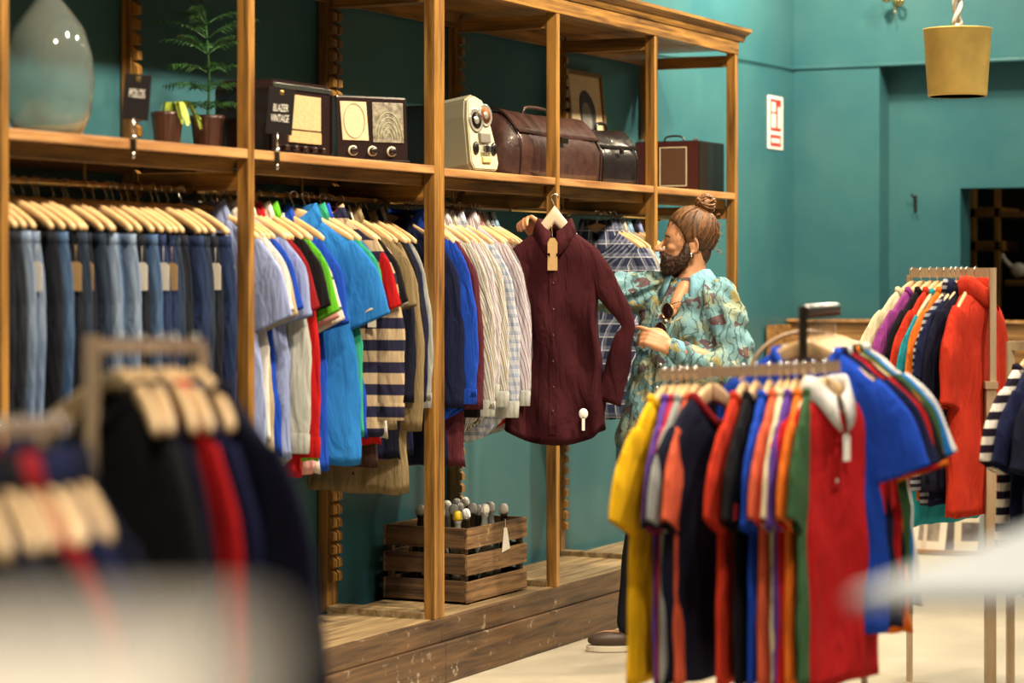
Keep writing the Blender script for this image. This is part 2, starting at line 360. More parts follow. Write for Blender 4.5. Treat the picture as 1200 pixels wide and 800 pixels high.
# ------------------------------------------------------------------ shop cabinets
YP = [-2.53, -1.28, 0.0, 1.02, 2.04, 3.05]
SZ = 1.90
ROD_X, ROD_Z = -.22, 1.77
def notches(mb, x0, x1, y0, y1, z0, z1):
    z = z0
    while z < z1:
        mb.prism([(x0, z), (x1, z+.004), (x1, z+.030), (x0, z+.048)], y1-y0, 'y', y0); z += .05
def cabinet(ys, label, ends, dz):
    root = empty('display_cabinet', (0, ys[0], 0), label=label, cat='cabinet')
    o = ys[0]; n = len(ys); L = ys[-1]-o
    for i, y in enumerate(ys):
        y -= o
        a = .0175
        lo, hi = y-a, y+a
        if i == 0 and ends[0]: lo, hi = y+.0005, y+.038
        if i == n-1 and ends[1]: lo, hi = y-.040, y-.002
        MB().box(-.045, 0, lo, hi, .236, 2.62, .003).build('front_post', M['oakz'], root)
        bp = MB().box(-.495, -.455, lo, hi, .236, 2.6, .003)
        bp.build('back_post', M['oakz'], root)
        if i < n-0:
            nb = MB(); notches(nb, -.452, -.432, lo+.004, hi-.004, .35, 2.5)
            nb.build('shelf_support_strip', M['oakz'], root)
        for zz, hh in ((2.50, .055), (SZ-.13, .06), (1.36, .045)):
            MB().box(-.455, -.045, lo+.006, hi-.006, zz, zz+hh, .002).build('side_rail', M['oakx'], root)
        MB().box(-.455, -.04, lo-(0 if i == 0 and ends[0] else .01), hi+(0 if i == n-1 and ends[1] else .01), .236, .262, .003).build('floor_batten', M['plank'], root)
    for i in range(n-1):
        a, b = ys[i]-o, ys[i+1]-o
        MB().box(-.455, -.002, a+.019, b-.019, SZ-.03+dz, SZ+dz, .004).build('shelf', M['shelf'], root)
        MB().box(-.08, -.05, a+.03, b-.03, SZ-.075+dz, SZ-.032+dz, .003).build('shelf_rail', M['oaky'], root)
        MB().box(-.46, -.44, a+.03, b-.03, SZ-.075+dz, SZ-.032+dz, .003).build('shelf_rail', M['oaky'], root)
        for k in range(4):
            x = -.44+.107*k
            MB().box(x, x+.104, a+.012, b-.012, .20, .238, .002).build('floor_plank', M['plank'], root)
        MB().box(-.475, -.45, a+.02, b-.02, 2.52, 2.58, .002).build('back_rail', M['oaky'], root)
        ym = a + (b-a)*.55
        rb = MB().tube(bez([(ROD_X-.02, ym, SZ-.032+dz), (ROD_X-.02, ym, ROD_Z+.02), (ROD_X-.01, ym, ROD_Z-.012), (ROD_X+.012, ym, ROD_Z-.01)], 6), .005, 6)
        rb.build('rod_bracket', M['brass'], root)
        MB().tube([(ROD_X, a+.015, ROD_Z), (ROD_X, b-.015, ROD_Z)], .0095, 12).build('hanging_rod', M['brass'], root)
    MB().box(-.49, -.0, .0, L, 2.58, 2.62, .003).build('top_panel', M['oaky'], root)
    MB().box(-.03, .004, .0, L, 2.56, 2.625, .003).build('frieze', M['oaky'], root)
    oy0, oy1 = (0, L+.05) if ends[0] else (0, L)
    prof = [(-.02, 2.622), (.01, 2.622), (.016, 2.632), (.022, 2.648), (.04, 2.658), (.052, 2.668), (.052, 2.682), (-.02, 2.682)]
    MB().prism(prof, oy1-oy0, 'y', oy0).build('cornice', M['oaky'], root)
    if ends[0]:
        MB().prism([(L-.04, 2.622), (L+.01, 2.622), (L+.022, 2.648), (L+.05, 2.668), (L+.05, 2.682), (L-.04, 2.682)], .5, 'x', -.49).build('cornice', M['oakx'], root)
    MB().box(-.03, .008, .0, L, .152, .236, .004).build('bottom_rail', M['base'], root)
    MB().box(-.03, .026, -.0, L, .0, .150, .005).build('plinth', M['base'], root)
    return root
cab1 = cabinet(YP[:3], 'honey oak open cabinet on the left holding jeans and radios', (0, 1), 0)
cab2 = cabinet(YP[2:], 'honey oak open cabinet on the right with crate and leather bags', (1, 1), -.006)

# ------------------------------------------------------------------ hangers
def hanger_parts(w=.205, drop=.088, thick=.008, h0=.021, bow=0.0, hook_r=.0135, cz=-.062, pw=1.4):
    """wood bar (with curve) and wire hook; origin at the rod centre"""
    vs = []; fs = []; n = 22; k = 8
    for i in range(n+1):
        u = -1+2*i/n; x = w*u; a = abs(u)
        z = cz - drop*(a**pw)
        hh = h0*(1-.45*a**1.3) ; tt = thick*(1-.15*a)
        if a > .97: hh *= .72; tt *= .7
        y = -bow*(a**2)
        for j in range(k):
            q = 2*PI*j/k + PI/8
            cx = math.copysign(abs(math.cos(q))**.7, math.cos(q)); sx = math.copysign(abs(math.sin(q))**.7, math.sin(q))
            vs.append((x, y + tt*cx, z + hh*sx))
    for i in range(n):
        for j in range(k): fs.append((i*k+j, (i+1)*k+j, (i+1)*k+(j+1)%k, i*k+(j+1)%k))
    fs.append(tuple(range(k))); fs.append(tuple(n*k+j for j in range(k-1, -1, -1)))
    me = to_mesh('wooden_bar', vs, fs, True)
    pts = []
    for i in range(13):
        q = math.radians(-35 + i*20)
        pts.append((hook_r*math.cos(q), 0, hook_r*math.sin(q)))
    pts += [(-.004, 0, -hook_r-.010), (0, 0, -hook_r-.018), (0, 0, cz+.012)]
    hk = MB().tube(pts, .0023, 6).mesh('hook')
    return me, hk
HG = {'thin': hanger_parts(), 'thick': hanger_parts(.20, .075, .013, .020, .035), 'rack': hanger_parts(.195, .115, .008, .027, cz=-.058, pw=1.5), 'long': hanger_parts(.195, .11, .009, .027, cz=-.098, pw=1.5), 'held': hanger_parts(.155, .175, .008, .036, cz=-.066, pw=.95)}
def add_hanger(loc, rz, kind, label, group, mat=None, roll=0):
    me, hk = HG[kind]
    r = empty('coat_hanger', loc, rz, label=label, cat='hanger', group=group)
    link('wooden_bar', me, mat or M['beech'], r); link('hook', hk, M['steel'], r)
    return r

# ------------------------------------------------------------------ garments
def fold_fn(seed, amp):
    r = random.Random(seed); p = [r.uniform(0, 6.28) for _ in range(6)]; k1 = r.uniform(24, 34); k2 = r.uniform(44, 60)
    def f(x, z):
        d = min(1, max(0, -z-.08)/.45)
        return amp*(.25+.75*d)*(math.sin(k1*x + p[0] + z*1.2) + .45*math.sin(k2*x + p[1] - z*2) + .35*math.sin(9*z + p[2] + x*6))
    return f
def torso_mesh(sw=.215, hem=.235, L=.70, t=.042, neck=.078, seed=1, amp=.007, tail=0, vneck=0, n=44, nr=22):
    f = fold_fn(seed, amp); r = random.Random(seed+50)
    rows = [(neck-.004, .012, -.040-vneck, .004, t*1.05), (neck+.004, .006, -.050-vneck, -.004, t*1.15), (neck+.045, -.020, -.080-vneck, -.036, t*1.2),
            (sw-.045, -.052, -.110-vneck*.6, -.075, t*1.1), (sw-.012, -.074, -.145, -.108, t), (sw, -.098, -.180, -.145, t*.9)]
    for i in range(1, nr+1):
        u = i/nr; zz = -.135 - (L-.135)*u
        w = sw + (hem-sw)*u - .012*math.sin(PI*min(1, u*2)) + .012*noise.noise(Vector((u*5, seed*3.1, 0)))
        rows.append((w, zz if i > 3 else -.098 + (zz+.098)*(i/4), zz - (.045*(1-u) if i < 8 else .02*(1-u)), zz, t*(.9 + .22*u)))
    rows.append((rows[-1][0]-.006, rows[-1][1]+.012, rows[-1][2]+.012, rows[-1][3]+.012, rows[-1][4]-.005))
    vs = []; uv = []; fs = []
    nR = len(rows)
    for ri, (w, zt, zf, zb, tt) in enumerate(rows):
        arc = 0; prev = None
        for j in range(n):
            a = 2*PI*j/n; c, s = math.cos(a), math.sin(a)
            x = w*math.copysign(abs(c)**.8, c); y = tt*math.copysign(abs(s)**.9, s)
            zc = zf if s < 0 else zb
            z = zc + (zt-zc)*abs(c)**1.4
            if tail and ri > nR-8: z += tail*(ri-(nR-8))/7*(abs(c)**2.2)
            y += f(x, z)
            dd = min(1, max(0, -z-.05)/.3); nv = noise.noise_vector(Vector((x*7, s*1.5, z*4 + seed*7)))
            p = Vector((x + nv.x*.016*dd, y + nv.y*amp*2.2*dd + .5*amp*math.sin(22*z+30*x+seed)*dd, z + nv.z*.012*dd)); 
            if prev is not None: arc += (Vector((p.x, p.y, 0))-Vector((prev.x, prev.y, 0))).length
            prev = p; vs.append(p); uv.append((arc, z))
    for i in range(nR-1):
        for j in range(n): fs.append((i*n+j, i*n+(j+1)%n, (i+1)*n+(j+1)%n, (i+1)*n+j))
    me = to_mesh('body', vs, fs, True, uv)
    fy = {}
    def front(z):  # y of the front centre at height z
        best = min(range(nR), key=lambda i: abs(vs[i*n + 3*n//4].z - z)); return vs[best*n + 3*n//4].y
    return me, front
def sleeve_mesh(side, path, rad, seed=1, amp=.004, n=24, nr=16):
    """path in (x,y,z) for the right side; rad = [(wide, thin)...]"""
    P = bez(path, max(3, nr//(len(path)-1))); K = len(P); f = fold_fn(seed+side*3, amp)
    vs = []; uv = []; fs = []
    for i, p in enumerate(P):
        u = i/(K-1); q = u*(len(rad)-1); a = min(int(q), len(rad)-2); g = q-a
        rw = rad[a][0]*(1-g)+rad[a+1][0]*g; rt = rad[a][1]*(1-g)+rad[a+1][1]*g
        t = (P[min(i+1, K-1)]-P[max(i-1, 0)]).normalized()
        sd = Vector((0, 1, 0)); ax = t.cross(sd).normalized(); sd = ax.cross(t).normalized()
        arc = 0
        for j in range(n):
            b = 2*PI*j/n
            v = p + ax*rw*math.cos(b) + sd*rt*math.sin(b)
            v.y += f(v.x*1.2, -.08-.35*u + v.z*.1)*1.0 + amp*.9*math.sin(u*9 + b*2 + seed)*u
            nv = noise.noise_vector(v*9 + Vector((seed*5, side*3, 0))); v += nv*(.012*min(1, u*3)*(1 if u < .93 else .4))
            v.x *= side
            vs.append(v); uv.append((rw*b, v.z))
    # inward lip
    for j in range(n):
        v = vs[(K-1)*n+j]; c = P[-1].copy(); c.x *= side
        vs.append(v*.88 + c*.12 + Vector((0, 0, .012))); uv.append((0, v.z))
    for i in range(K):
        for j in range(n):
            q = (i*n+j, i*n+(j+1)%n, (i+1)*n+(j+1)%n, (i+1)*n+j)
            fs.append(q if side > 0 else q[::-1])
    return to_mesh('sleeve', vs, fs, True, uv)
def band_mesh(name, ring, prof, gap=0, n=40):
    """ring(a)->(x,y,z, outward unit xy); prof = list of (out, up); gap radians at the front"""
    vs = []; fs = []; uv = []
    a0, a1 = -PI/2+gap/2, 3*PI/2-gap/2
    closed = gap == 0
    N = n if closed else n+1; k = len(prof)
    for i in range(N):
        a = a0 + (a1-a0)*i/n; x, y, z, ox, oy, fr = ring(a)
        for (o, u, pt) in prof:
            vs.append((x+ox*o, y+oy*(o + pt*.2*fr), z+u - pt*fr)); uv.append((a*.1, z+u))
    for i in range(n):
        i2 = (i+1) % N
        for j in range(k if closed or True else k-1):
            j2 = (j+1) % k
            fs.append((i*k+j, i2*k+j, i2*k+j2, i*k+j2))
    if not closed: fs.append(tuple(range(k))); fs.append(tuple(n*k+j for j in range(k-1, -1, -1)))
    me = to_mesh(name, vs, fs, True, uv)
    bm = bmesh.new(); bm.from_mesh(me); bmesh.ops.recalc_face_normals(bm, faces=bm.faces); bm.to_mesh(me); bm.free()
    return me
def neck_ring(neck, t, vneck=0, dip=.045):
    def r(a):
        c, s = math.cos(a), math.sin(a)
        zc = (-dip-vneck) if s < 0 else .0
        z = zc + (.010-zc)*abs(c)**1.4
        fr = max(0, -s)**3
        return (neck*math.copysign(abs(c)**.8, c), t*1.15*math.copysign(abs(s)**.9, s), z, c, s, fr)
    return r
PRO = {}
def proto(kind, seed):
    key = (kind, seed)
    if key in PRO: return PRO[key]
    d = {}
    S = lambda s: random.Random(seed*31+s)
    r_ = random.Random(seed*17); e_ = r_.uniform(-.02, .02); g_ = r_.uniform(-.03, .02)
    sh = [(.145, 0, -.105), (.210, g_*.5, -.19), (.256+e_, g_, -.315+e_)]
    lg = [(.145, 0, -.105), (.215, 0, -.22), (.250, g_*.5, -.42), (.262, -.01, -.66)]
    if kind == 'tee':
        d['body'], fr = torso_mesh(L=.72, seed=seed, vneck=.02, neck=.092)
        d['sleeve'] = [sleeve_mesh(s, sh, [(.07, .03), (.088, .034), (.092, .036)], seed) for s in (-1, 1)]
        d['collar'] = band_mesh('neckband', neck_ring(.092, .044, .02), [(-.006, .012, 0), (.006, .010, 0), (.010, -.012, 0), (0, -.012, 0)])
        d['cn'] = 'neckband'
    elif kind in ('polo', 'rugby'):
        d['body'], fr = torso_mesh(L=.74, hem=.24, seed=seed, t=.044)
        if kind == 'polo': d['sleeve'] = [sleeve_mesh(s, sh, [(.07, .03), (.088, .034), (.084, .034)], seed) for s in (-1, 1)]
        else: d['sleeve'] = [sleeve_mesh(s, lg, [(.07, .032), (.072, .034), (.062, .032), (.046, .028)], seed) for s in (-1, 1)]
        d['collar'] = band_mesh('collar', neck_ring(.076, .042), [(-.006, -.01, 0), (-.004, .036, 0), (.004, .040, 0), (.026, -.016, .035), (.020, -.018, .035), (.004, .028, 0), (.002, -.01, 0)], gap=.25)
        d['cn'] = 'collar'
    elif kind == 'shirt':
        d['body'], fr = torso_mesh(L=.78, hem=.245, seed=seed, t=.044, tail=.09, amp=.008)
        d['sleeve'] = [sleeve_mesh(s, lg, [(.07, .032), (.074, .034), (.064, .032), (.050, .026)], seed) for s in (-1, 1)]
        d['collar'] = band_mesh('collar', neck_ring(.074, .042), [(-.006, -.01, 0), (-.004, .040, 0), (.004, .044, 0), (.026, -.014, .04), (.020, -.016, .04), (.004, .03, 0), (.002, -.01, 0)], gap=.2)
        d['cn'] = 'collar'
    elif kind == 'sweater':
        d['body'], fr = torso_mesh(L=.70, hem=.23, seed=seed, t=.05, amp=.006)
        d['sleeve'] = [sleeve_mesh(s, lg, [(.074, .038), (.078, .040), (.066, .038), (.046, .032)], seed) for s in (-1, 1)]
        d['collar'] = band_mesh('neckband', neck_ring(.080, .050), [(-.008, .014, 0), (.006, .014, 0), (.012, -.014, 0), (0, -.014, 0)])
        d['cn'] = 'neckband'
    elif kind == 'turtleneck':
        d['body'], fr = torso_mesh(L=.78, hem=.25, seed=seed, t=.055, amp=.008)
        sh2 = [(.145, 0, -.085), (.22, 0, -.20), (.262, 0, -.40)]
        d['sleeve'] = [sleeve_mesh(s, sh2, [(.07, .036), (.08, .04), (.076, .038)], seed) for s in (-1, 1)]
        d['collar'] = band_mesh('roll_neck', neck_ring(.078, .052, 0, .03), [(-.006, -.02, 0), (-.004, .04, 0), (.006, .048, 0), (.02, .030, 0), (.024, -.016, 0), (.012, -.026, 0)])
        d['cn'] = 'roll_neck'
    elif kind == 'jacket':
        d['body'], fr = torso_mesh(L=.86, hem=.25, seed=seed, t=.055, amp=.005)
        d['sleeve'] = [sleeve_mesh(s, lg, [(.078, .042), (.084, .044), (.072, .042), (.058, .036)], seed) for s in (-1, 1)]
        d['collar'] = band_mesh('collar', neck_ring(.078, .050), [(-.006, -.02, 0), (-.002, .03, 0), (.006, .034, 0), (.036, -.03, .10), (.030, -.034, .10), (.004, .02, 0)], gap=.3)
        d['cn'] = 'collar'
    # placket follows the front
    if kind in ('polo', 'rugby', 'shirt', 'jacket'):
        z1 = -.24 if kind in ('polo', 'rugby') else {'shirt': -.74, 'jacket': -.82}[kind]
        vs = []; fs = []; uv = []; N = 14
        for i in range(N+1):
            z = -.055 + (z1+.055)*i/N; y = fr(z)
            for x in (-.016, .016):
                vs.append((x, y-.006, z)); uv.append((x, z))
            for x in (.016, -.016):
                vs.append((x, y+.004, z)); uv.append((x, z))
        for i in range(N):
            for j in range(4): fs.append((i*4+j, i*4+(j+1)%4, (i+1)*4+(j+1)%4, (i+1)*4+j))
        d['placket'] = to_mesh('placket', vs, fs, False, uv)
        nb = {'polo': 2, 'rugby': 3, 'shirt': 6, 'jacket': 3}[kind]
        bt = []
        for i in range(nb):
            z = -.08 + (z1+.10)*i/max(1, nb-1) if nb > 1 else -.1
            mb = MB(); y = fr(z)-.0085
            mb.lathe([(.0, -.0015), (.0055, -.0015), (.0058, .0), (.0045, .0015), (0, .001)], 10, Matrix.Translation((0, y, z)) @ Matrix.Rotation(PI/2, 4, 'X'))
            bt.append(mb.mesh('button'))
        d['button'] = bt
    if kind in ('shirt', 'rugby', 'sweater'):
        d['cuff'] = []
        for s in (-1, 1):
            mb = MB(); e = Vector((s*.262, -.01, -.655))
            ring = []
            vs = []; fs = []; n = 20
            for i, (dz, r1, r2) in enumerate(((.03, .050, .029), (.026, .054, .032), (-.028, .052, .031), (-.030, .046, .026), (-.01, .044, .024))):
                for j in range(n):
                    b = 2*PI*j/n; vs.append(e + Vector((math.cos(b)*r1, math.sin(b)*r2, dz)))
            for i in range(4):
                for j in range(n): fs.append((i*n+j, i*n+(j+1)%n, (i+1)*n+(j+1)%n, (i+1)*n+j))
            mb.add(vs, fs, True); d['cuff'].append(mb.mesh('cuff'))
    PRO[key] = d
    return d
def tag_meshes():
    # white security pin: round head and tapering stem
    pin = MB().lathe([(0, .004), (.014, .004), (.017, .0), (.014, -.005), (.006, -.008), (0, -.008)], 14, Matrix.Rotation(PI/2, 4, 'X')).box(-.0055, .0055, -.004, .004, -.052, -.008, .002).mesh('security_tag')
    card = MB().prism([(-.016, -.07), (.016, -.07), (.016, -.008), (.008, 0), (-.008, 0), (-.016, -.008)], .0016, 'y').tube([(0, .001, -.006), (.001, 0, .02), (0, .002, .04)], .0007, 4).mesh('price_tag')
    return pin, card
PIN, CARD = tag_meshes()
def garment(kind, mat, loc, rz, label, cat, name, group=None, seed=1, squash=1, sx=1, sz=1, trim=None, sleeve=None, drop=.072, pin=None, card=None, tilt=0, front_tag=None, extra=None, cuffm=None):
    """origin at the rod centre above the garment"""
    d = proto(kind, seed)
    r = empty(name, loc, rz, label=label, cat=cat, group=group)
    r.rotation_euler = (tilt, 0, rz)
    r.scale = (sx, squash, sz)
    off = (0, 0, -drop)
    body = link('body', d['body'], mat, r, off)
    for s in d['sleeve']:
        so = link('sleeve', s, sleeve or mat, r, off)
    link(d['cn'], d['collar'], trim or mat, r, off)
    if 'placket' in d:
        pl = link('placket', d['placket'], mat, r, off)
        for b in d['button']: link('button', b, M['paper'] if kind != 'jacket' else M['black'], pl)
    for c in d.get('cuff', []): link('cuff', c, cuffm or mat, r, off)
    for (en, ec, es, em) in (extra or ()):
        MB().box(ec[0]-es[0]/2, ec[0]+es[0]/2, ec[1]-es[1]/2, ec[1]+es[1]/2, ec[2]-es[2]/2, ec[2]+es[2]/2, .002).build(en, em, r, off)
    if pin: link('security_tag', PIN, M['white'], r, (pin[0], pin[1], -drop+pin[2]))
    if card: link('price_tag', CARD, card[3] if len(card) > 3 else M['kraft'], r, (card[0], card[1], -drop+card[2]))
    return r
def jeans_meshes(seed):
    f = fold_fn(seed, .004); mb_v = []; fs = []; uv = []
    rr = random.Random(seed)
    def loft(rows, n):
        b = len(mb_v)
        for (cx, w, t, z) in rows:
            for j in range(n):
                a = 2*PI*j/n; c, s = math.cos(a), math.sin(a)
                x = cx + w*math.copysign(abs(c)**.75, c); y = t*math.copysign(abs(s)**.85, s) + f(x, z*.6)
                mb_v.append(Vector((x, y, z))); uv.append((x + (.5 if s > 0 else 0), z))
        for i in range(len(rows)-1):
            for j in range(n): fs.append((b+i*n+j, b+i*n+(j+1)%n, b+(i+1)*n+(j+1)%n, b+(i+1)*n+j))
    loft([(0, .185, .026, 0), (0, .192, .032, -.04), (0, .205, .038, -.12), (0, .21, .04, -.2), (0, .205, .034, -.28)], 36)
    for s in (-1, 1):
        loft([(s*.10, .108, .034, -.2), (s*.105, .106, .036, -.3), (s*.105, .10, .036, -.42), (s*.105, .094, .034, -.55), (s*.105, .092, .03, -.7), (s*.108, .09, .028, -.85), (s*.11, .088, .026, -1.02), (s*.11, .082, .022, -1.01)], 24)
    body = to_mesh('leg_panels', mb_v, fs, True, uv)
    vs = []; ff = []; n = 36
    for (o, z) in ((0, -.004), (.003, .0), (.004, -.036), (.0, -.038)):
        for j in range(n):
            a = 2*PI*j/n; c, s = math.cos(a), math.sin(a); x = (.187+o)*math.copysign(abs(c)**.75, c)
            vs.append((x, (.027+o)*math.copysign(abs(s)**.85, s) + f(x, -.02), z))
    for i in range(3):
        for j in range(n): ff.append((i*n+j, i*n+(j+1)%n, (i+1)*n+(j+1)%n, (i+1)*n+j))
    wb = to_mesh('waistband', vs, ff, True)
    pk = MB()
    pk.prism([(-.055, -.15), (0, -.17), (.055, -.15), (.055, -.06), (-.055, -.06)], .003, 'y', -.001)
    return body, wb, pk.mesh('pocket')
JN = [jeans_meshes(s) for s in (3, 8, 12)]
CLIP = MB().box(-.012, .012, -.016, .016, -.03, .012, .003).mesh('clip')

# ------------------------------------------------------------------ palette
def F(name, c, **k): return fabric(name, c, **k)
PAL = dict(
 white=F('cloth_white', (.62,.60,.56)), grey=F('cloth_grey', (.27,.28,.27)), lgrey=F('cloth_pale_grey', (.42,.44,.42)), black=F('cloth_black', (.010,.009,.011)), navy=F('cloth_navy', (.010,.013,.045)),
 dnavy=F('cloth_ink', (.008,.009,.022)), royal=F('cloth_royal', (.012,.06,.44)), azure=F('cloth_azure', (.018,.15,.46)), sky=F('cloth_sky', (.28,.46,.66)), lav=F('cloth_lavender', (.26,.32,.58)),
 purple=F('cloth_purple', (.10,.045,.28)), plum=F('cloth_plum', (.26,.045,.22)), red=F('cloth_red', (.40,.009,.010)), scarlet=F('cloth_scarlet', (.52,.034,.014)), dred=F('cloth_dark_red', (.22,.010,.014)),
 crimson=F('cloth_crimson', (.40,.02,.05)), coral=F('cloth_coral', (.62,.11,.05)), orange=F('cloth_orange', (.72,.15,.015)), yellow=F('cloth_yellow', (.80,.44,.008)), cream=F('cloth_cream', (.66,.58,.36)),
 green=F('cloth_green', (.10,.42,.02)), dgreen=F('cloth_bottle_green', (.035,.09,.035)), teal=F('cloth_sea_green', (.03,.30,.18)), turq=F('cloth_turquoise', (.02,.30,.36)), pink=F('cloth_pink', (.66,.32,.32)),
 brown=F('cloth_brown', (.045,.022,.020)), khaki=F('cloth_khaki', (.20,.15,.08)), beige=F('cloth_beige', (.42,.34,.23)), maroon=F('cloth_maroon', (.038,.0065,.010)), wine=F('cloth_wine', (.09,.02,.03)),
 rug=F('cloth_navy_cream_hoops', (.44,.34,.22), kind='hstripe', c2=(.02,.02,.05), p=.075, duty=.5),
 thin=F('cloth_thin_hoops', (.62,.60,.55), kind='hstripe', c2=(.06,.06,.08), p=.085, duty=.10),
 bw=F('cloth_narrow_hoops', (.32,.33,.36), kind='hstripe', c2=(.02,.02,.035), p=.024, duty=.5),
 breton=F('cloth_breton_hoops', (.72,.64,.55), kind='hstripe', c2=(.015,.01,.02), p=.052, duty=.5),
 pin1=F('cloth_pinstripe_a', (.55,.54,.50), kind='vstripe', c2=(.10,.11,.16), p=.013, duty=.25, c3=(.3,.2,.1)),
 pin2=F('cloth_pinstripe_b', (.50,.50,.56), kind='vstripe', c2=(.25,.10,.16), p=.017, duty=.22),
 pin3=F('cloth_pinstripe_c', (.16,.14,.15), kind='vstripe', c2=(.45,.42,.42), p=.02, duty=.2),
 plaid=F('cloth_navy_plaid', (.030,.038,.085), kind='plaid', c2=(.24,.27,.38), p=.055, duty=.35, c3=(.55,.57,.66)),
 plaid2=F('cloth_red_plaid', (.40,.10,.10), kind='plaid', c2=(.55,.52,.48), p=.04, duty=.5),
 plaid3=F('cloth_blue_plaid', (.50,.52,.58), kind='plaid', c2=(.16,.24,.42), p=.03, duty=.4, c3=(.2,.25,.4)),
)
DEN = [F('denim_charcoal', (.012,.015,.022), kind='denim', c2=(.035,.042,.055)), F('denim_pale', (.085,.13,.23), kind='denim', c2=(.26,.34,.47)),
       F('denim_black', (.008,.009,.014), kind='denim', c2=(.02,.024,.036)), F('denim_mid', (.025,.055,.13), kind='denim', c2=(.09,.16,.30)),
       F('denim_indigo', (.010,.018,.055), kind='denim', c2=(.025,.045,.12)), F('denim_dark', (.010,.017,.035), kind='denim', c2=(.04,.06,.10))]
GN = {'tee': ('t_shirt', 't-shirt'), 'polo': ('polo_shirt', 'polo shirt'), 'rugby': ('rugby_shirt', 'rugby shirt'), 'shirt': ('button_shirt', 'shirt'), 'sweater': ('sweater', 'sweater'), 'turtleneck': ('turtleneck_sweater', 'sweater'), 'jacket': ('jacket', 'jacket')}

# bay 1: jeans -------------------------------------------------------
jl = ['charcoal', 'pale', 'black', 'mid', 'indigo', 'dark']
jseq = [2, 0, 1, 1, 2, 3, 2, 5, 2, 5, 1, 3, 1, 2, 3, 4, 4, 5, 2, 4, 5, 2, 4, 4]
jw = {0: 'charcoal grey', 1: 'pale washed blue', 2: 'black', 3: 'mid-blue', 4: 'deep indigo', 5: 'dark faded blue'}
cnt = {}
ordn = ['first', 'second', 'third', 'fourth', 'fifth', 'sixth', 'seventh', 'eighth', 'ninth']
for i, k in enumerate(jseq):
    y = -2.46 + .0485*i + rnd.uniform(-.015, .015)
    ox = rnd.uniform(-.012, .02)
    cnt[k] = cnt.get(k, 0)
    w = f'{jw[k]} jeans, {ordn[cnt[k]]} {jw[k]} pair from the left post'
    cnt[k] += 1
    rz = rnd.uniform(-.05, .05)
    loc = (ROD_X+ox, y, ROD_Z)
    add_hanger(loc, rz, 'thick', f'thick beech hanger above the {ordn[cnt[k]-1]} {jw[k]} jeans from the left', 'thick beech hangers over the jeans')
    body, wb, pk = JN[i % 3]
    r = empty('jeans', loc, rz, label=w, cat='jeans', group='jeans on the cabinet rod')
    off = (0, 0, -.150)
    r.scale = (1, .55, 1)
    link('leg_panels', body, DEN[k], r, off); link('waistband', wb, DEN[k], r, off)
    for s in (-1, 1): link('clip', CLIP, M['black'], r, (s*.15, 0, -.150))
    link('pocket', pk, DEN[k], r, (.10, -.046, -.150))
    if i in (3, 6, 8, 13, 15, 16, 21, 23): link('price_tag', CARD, M['paper'] if i % 2 else M['kraft'], r, (.19, -.03, -.235)).scale = (1.3, 1, 1.2)

# bay 2: polos, shirts and jackets -----------------------------------
bay2 = [  # kind, material, words, dx, rz, sx, sz, extra
 ('polo', 'lav', 'lavender polo shirt', 0, .0), ('polo', 'sky', 'sky blue polo behind the lavender one', -.01, .0), ('tee', 'white', 'plain white short-sleeved t-shirt', 0, 0),
 ('polo', 'beige', 'beige short-sleeved polo', 0, .0), ('polo', 'royal', 'royal blue polo, first of the two', .0, .0), ('polo', 'lav', 'pale lavender blue polo with white trim', .02, 0),
 ('shirt', 'lgrey', 'pale grey long-sleeved shirt', -.01, 0), ('polo', 'dred', 'dark red polo', 0, 0), ('rugby', 'red', 'red long-sleeved rugby shirt', .0, 0),
 ('polo', 'black', 'black polo beside the bright green one', .02, 0), ('polo', 'green', 'bright green polo', .03, .0), ('polo', 'orange', 'orange polo beside the bright green one', -.01, 0),
 ('polo', 'pink', 'pale pink polo', -.01, 0), ('tee', 'thin', 'white t-shirt with thin dark hoops', -.015, 0), ('polo', 'royal', 'deep blue polo beside the azure one', .01, .0), ('polo', 'azure', 'azure blue polo turned towards the room', .075, .36),
 ('tee', 'thin', 'white hooped t-shirt behind the azure polo', .01, .12), ('polo', 'teal', 'sea green polo', .065, .08), ('polo', 'orange', 'orange polo behind the sea green one', .045, 0),
 ('polo', 'royal', 'royal blue polo behind the sea green and orange', .045, 0), ('polo', 'brown', 'dark brown polo', -.01, 0), ('rugby', 'rug', 'navy and cream hooped rugby shirt', .05, .12),
 ('polo', 'red', 'bright red polo behind the hooped rugby shirt', .03, 0), ('polo', 'brown', 'second dark brown polo, behind the bright red one', .0, 0), ('polo', 'black', 'black polo behind the hooped rugby shirt', .01, 0),
 ('polo', 'white', 'white polo next to the khaki one', .0, 0), ('polo', 'khaki', 'khaki polo last before the jackets', .02, 0),
]
y = -1.225
BAY2W = 'in the middle bay'
for i, (k, mn, w, dx, rz) in enumerate(bay2):
    step = .0335
    seed = (i % 3)+1
    loc = (ROD_X+dx, y, ROD_Z)
    big = w.startswith('azure blue polo turned')
    tr = {'green': None}.get(mn)
    kw = {}
    if i == 9: kw['trim'] = PAL['white']
    if i == 5 or i == 3: kw['trim'] = PAL['white']
    pin = (.12, -.05, -.66) if i % 4 == 2 else None
    g = garment(k, PAL[mn], loc, rz + rnd.uniform(-.04, .04), f'{w}, {BAY2W}', GN[k][1], GN[k][0], 'shirts in the middle bay of the cabinets', seed, .42 if not big else .6,
                sx=rnd.uniform(.93, 1.0), sz=rnd.uniform(1.0, 1.16) * (1.08 if i in (16, 13) else 1), pin=pin, card=(.2, -.06, -.3, M['paper']) if i in (8, 13, 21) else None, **kw)
    add_hanger(loc, g.rotation_euler.z, 'thin', f'beech hanger of the {w}', 'thin beech hangers in the middle bay')
    y += step * (1.7 if big else .84 if i < 13 else 1.06)
y += .10
